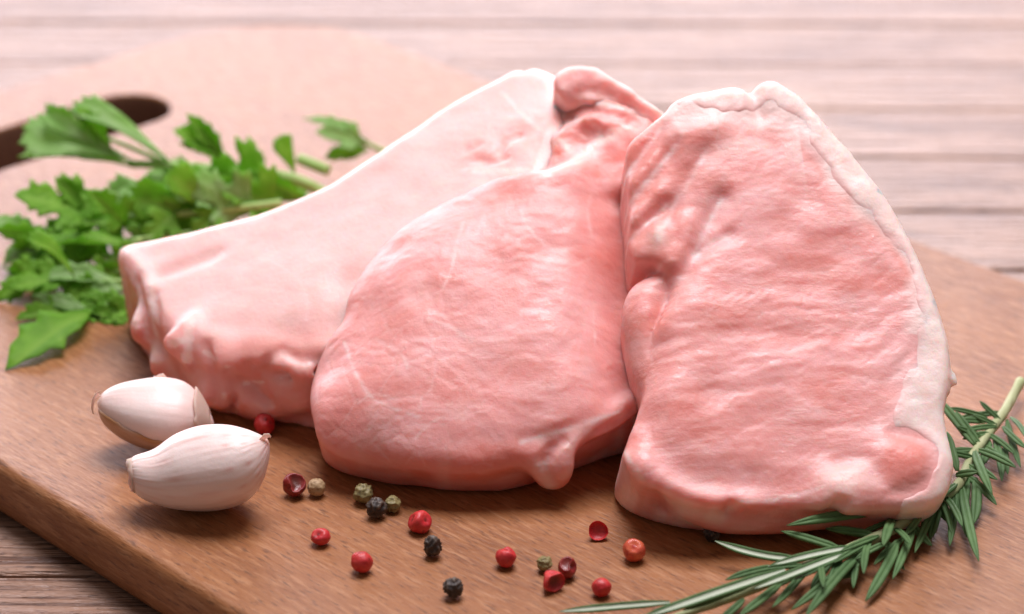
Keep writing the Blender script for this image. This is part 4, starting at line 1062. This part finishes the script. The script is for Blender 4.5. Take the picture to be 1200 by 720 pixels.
sprig('parsley sprig with blurred pale leaves at the left picture edge', on_y(90, 310, 18) * [1, 1, 0],
 [([(180,290,12),(130,300,14),(70,300,18)], (1.0,.6)), ([(165,280,12),(130,305,12),(90,330,8)], (.8,.5))],
 [((70,318,12),(-6,352,4),dict(kind='leaf', width=.8)), ((58,284,24),(-12,256,30),dict(kind='lobe', width=.9, under=True)), ((48,274,24),(2,316,18),dict(kind='lobe', width=.8, under=True, roll=.3)),
  ((72,300,18),(6,296,22),dict(kind='leaf', width=.8, under=True)), ((95,300,16),(36,280,22),dict(kind='leaf', width=1.0)), ((110,305,14),(52,316,12),dict(kind='leaf', width=1.0)), ((130,302,14),(84,276,22),dict(kind='leaf', width=1.0)),
  ((90,330,8),(10,340,4),dict(kind='leaf', width=.8, roll=.3)), ((140,310,12),(100,336,6),dict(kind='leaf', width=1.1, roll=-.3))])
def filler():
    root = thing('parsley_sprig', on_y(230, 270, 20) * [1, 1, 0], 'leafy parsley sprig buried in the middle of the bunch', 'parsley', 'parsley sprigs behind the left chop')
    stem(root, [on_y(*p) for p in ((350,250,34),(260,268,28),(150,282,22))], (1.2, .6)); stem(root, [on_y(*p) for p in ((300,248,44),(220,236,44),(150,246,42))], (1.0, .5))
    rs = np.random.RandomState(8)
    for k, p in enumerate((((330,232,50),(250,238,50),(170,226,52)), ((300,262,36),(220,270,36),(130,262,38)), ((220,300,18),(160,306,18),(90,296,22)), ((250,230,58),(200,222,60),(150,214,62)), ((190,330,6),(140,318,10),(80,322,12)))):
        stem(root, [on_y(*q) for q in p], (1.1, .6))
    for i in range(30):
        x = 70 + rs.rand() * 300; y = 292 - (x - 70) * .25 + (rs.rand() - .5) * (80 if x < 200 else 46); Y = 44 - (y - 225) * .42 + rs.rand() * 6
        L = 74 + rs.rand() * 44; an = math.pi + (rs.rand() - .5) * 2.0
        leaf(root, on_y(x, y, Y), on_y(x + L * math.cos(an), y - L * math.sin(an) * .7, Y + (rs.rand() - .5) * 14), kind=('leaf', 'lobe', 'fan', 'leaf')[i % 4], width=.75 + .35 * rs.rand(), roll=(rs.rand() - .5) * 1.6, fold=.2 + .5 * rs.rand(), under=rs.rand() < .28, seed=500 + i)
filler()

# ------------------------------------------------------------------ rosemary
R_TOP = leaf_material('rosemary_upper', (0.055, 0.125, 0.042), (0.11, 0.21, 0.075), (0.19, 0.30, 0.13), .08)
R_UND = leaf_material('rosemary_under', (0.58, 0.66, 0.50), (0.66, 0.72, 0.58), (0.5, 0.6, .4), .1)
R_STEM = leaf_material('rosemary_stem', (0.36, 0.42, 0.20), (0.46, 0.50, 0.28), (0.30, 0.26, 0.14), .05)
def needle(parent, B, T, wd, bow=.06, roll=0., under=False, seed=0, sag=0.):
    B, T = np.asarray(B, float), np.asarray(T, float); L = np.linalg.norm(T - B); ax = (T - B) / L
    n = nrm(nrm(CAM - B) * .8 + np.array([0, 0, .5])); n = nrm(n - ax * n.dot(ax)); s = np.cross(ax, n)
    c_, s_ = math.cos(roll), math.sin(roll); n, s = n * c_ + s * s_, s * c_ - n * s_
    if under: n, s = -n, -s
    rs = np.random.RandomState(seed); side = (rs.rand() - .5) * .12
    sec = [(-.5,.0),(-.40,.17),(-.22,.20),(-.06,.13),(0,.07),(.06,.13),(.22,.20),(.40,.17),(.5,.0),(.46,-.13),(.32,-.18),(.20,-.04),(0,-.07),(-.20,-.04),(-.32,-.18),(-.46,-.13)]
    m = len(sec); N = 18; V, F, mi, vn = [], [], [], []
    for i in range(N):
        t = i / (N - 1); w = wd * (0.42 + .58 * min(1, t / .22)) * (1 - max(0, (t - .62) / .38) ** 2.2 * .9)
        c = B + ax * L * t + (n * (-1 if under else 1) * bow + s * side) * L * 4 * t * (1 - t) * .5
        for (a, b) in sec:
            V.append(c + s * a * w + n * b * w); vn.append(.35 if abs(a) < .05 and b > 0 else (.15 * rs.rand()))
    for i in range(N - 1):
        for k in range(m):
            a, b = i * m + k, i * m + (k + 1) % m
            F.append((a, b, b + m, a + m)); mi.append(1 if 11 <= k <= 12 else 0)
    F += [tuple(range(m))[::-1], tuple(range((N - 1) * m, N * m))]; mi += [0, 0]
    V = np.array(V); lo = V[:, 2].min()
    V[:, 2] = np.maximum(V[:, 2], .15 + .02 * (V[:, 2] - lo))
    F = [f[::-1] for f in F]
    return mesh_obj('needle', V, F, [R_TOP, R_UND], parent, mi=mi, attrs=dict(vein=np.array(vn)))
def rosemary():
    root = thing('rosemary_sprig', on_z(1000, 645), 'green rosemary sprig lying in front of the right chop', 'rosemary')
    SP = [(1196,447,5),(1178,481,5),(1163,502,5),(1146,525,5),(1135,543,5),(1125,565,5),(1107,583,5),(1074,603,5),(1041,623,5),(999,642,4.5),(967,654,4.5),(920,675,4),(873,695,3.5),(827,712,3),(794,722,2.6),(760,734,2.4)]
    P = cr([on_z(*p) for p in SP], 6)
    rad = np.interp(np.linspace(0, 1, len(P)), [0, .25, .55, .8, 1], [1.25, 1.1, 1.25, .95, .6]); rad = rad * (1 + .05 * np.sin(np.arange(len(P)) * 1.9))
    V, F = tube(P, rad, 12)
    mesh_obj('stem', V, F, R_STEM, root, attrs=dict(vein=np.clip(noise(V[:, 0] * .9, V[:, 1] * .9, V[:, 2] * .9, 420) * .6, 0, 1)))
    zs = 5.0
    for i, (b, t, zt, w, kw) in enumerate([
        ((1069,597),(922,616),9,3.1,dict(bow=.10)), ((1062,604),(1003,627),5,1.5,{}), ((1143,522),(1099,467),11,2.7,{}), ((1157,489),(1112,478),9,1.7,{}), ((1154,495),(1118,494),8,1.9,{}),
        ((1122,552),(1110,506),10,2.6,dict(roll=.3)), ((1142,528),(1163,580),6,2.5,dict(bow=.12)), ((1165,514),(1174,564),3,2.2,{}), ((1175,500),(1203,526),6,1.9,{}), ((1184,489),(1204,516),8,1.6,{}),
        ((1127,568),(1147,658),3,2.6,{}), ((1119,575),(1113,640),2.5,2.4,dict(roll=.4)), ((1143,560),(1141,614),1.6,3.0,dict(roll=-.3)), ((1134,562),(1129,608),1.8,2.6,{}), ((1102,590),(1090,632),1.8,2.8,dict(roll=.3)), ((1090,596),(1082,630),1.6,2.3,{}),
        ((1121,567),(1084,596),8,2.4,dict(roll=.3)), ((1071,617),(1046,679),3,2.2,{}), ((1060,630),(1024,662),3,2.0,{}), ((1052,636),(1014,705),1.6,2.8,{}), ((1010,646),(943,724),4,2.7,{}), ((998,654),(927,715),1.6,2.4,{}), ((1006,660),(988,678),1.4,2.6,{}),
        ((1046,607),(1035,640),8,2.6,dict(bow=.1)), ((1120,557),(1146,553),8,2.3,dict(bow=.2)), ((1178,521),(1181,556),2,2.0,{}), ((1158,515),(1152,545),3,2.8,{}), ((1030,628),(985,646),7,1.8,{}), ((1040,636),(1002,656),5,1.8,{}),
        ((937,655),(838,634),6,2.5,dict(under=True, bow=-.14)), ((920,668),(760,722),6.5,3.0,dict(under=True, bow=.05)), ((785,706),(655,717),3,2.2,dict(under=True, bow=-.05)), ((912,664),(850,680),6,2.0,{}), ((915,684),(866,722),3,2.3,{}), ((872,702),(842,728),2,2.0,{}),
        ((1000,641),(900,664),6.5,2.4,dict(under=True)), ((992,648),(884,690),6.5,2.5,dict(under=True)), ((985,652),(930,680),5.5,2.0,dict(under=True, roll=.4)), ((860,690),(745,728),5,2.4,dict(under=True)), ((960,658),(905,690),3,2.2,{}), ((940,662),(880,668),6,1.7,{}), ((890,680),(800,716),5,2.0,{}),
        ((1140,536),(1112,530),8,2.0,{}), ((1172,492),(1148,470),9,1.6,{}), ((1168,500),(1130,505),7,1.9,{}), ((1160,508),(1128,515),6,2.0,{}), ((1180,492),(1196,548),3,2.0,{}), ((1152,522),(1180,545),4,2.0,{}), ((1130,556),(1168,592),3,2.2,{}), ((1148,520),(1120,482),10,2.0,{}), ((1122,570),(1133,630),2,2.2,{}), ((1100,588),(1072,648),2.4,2.1,{}), ((1065,612),(1092,640),2,2.2,{}), ((1035,630),(1060,668),2,2.1,{}), ((1020,634),(976,660),6,1.8,{}), ((1088,592),(1046,604),8,1.7,{}), ((1010,640),(1000,690),2,2.0,{}), ((950,660),(905,712),2.5,2.1,{}), ((1150,512),(1121,500),9,1.8,{}), ((1135,545),(1158,560),5,2.0,{}), ((1168,498),(1140,486),8,1.5,{}), ((1110,580),(1096,560),8,1.9,{}), ((1080,600),(1060,628),5,1.9,{}), ((980,650),(950,690),2,2.2,{}), ((1095,590),(1112,612),3,2.2,{})]):
        kw = dict(kw); under = kw.pop('under', False)
        needle(root, on_z(*b, zs + .8 if zt > 4 else zs - .8), on_z(*t, zt), w * .85, under=under, seed=i, **kw)
    rs = np.random.RandomState(21)
    for k in range(16):                                         # shorter needles filling in along the stem
        j = int(4 + rs.rand() * (len(P) - 26)); T = nrm(P[j + 1] - P[j - 1]); side = np.array([-T[1], T[0], 0]) ; side = side if side[1] < 0 else -side
        if k % 3 == 0: side = -side
        L = 9 + 9 * rs.rand(); d = nrm(side * (.7 + .4 * rs.rand()) + T * (.55 + .5 * rs.rand()) + np.array([0, 0, .5 * rs.rand() - .2]))
        tip = P[j] + d * L; tip[2] = max(tip[2], 1.6)
        needle(root, P[j] + np.array([0, 0, .3]), tip, 1.5 + .6 * rs.rand(), seed=200 + k, roll=(rs.rand() - .5) * .8)
rosemary()
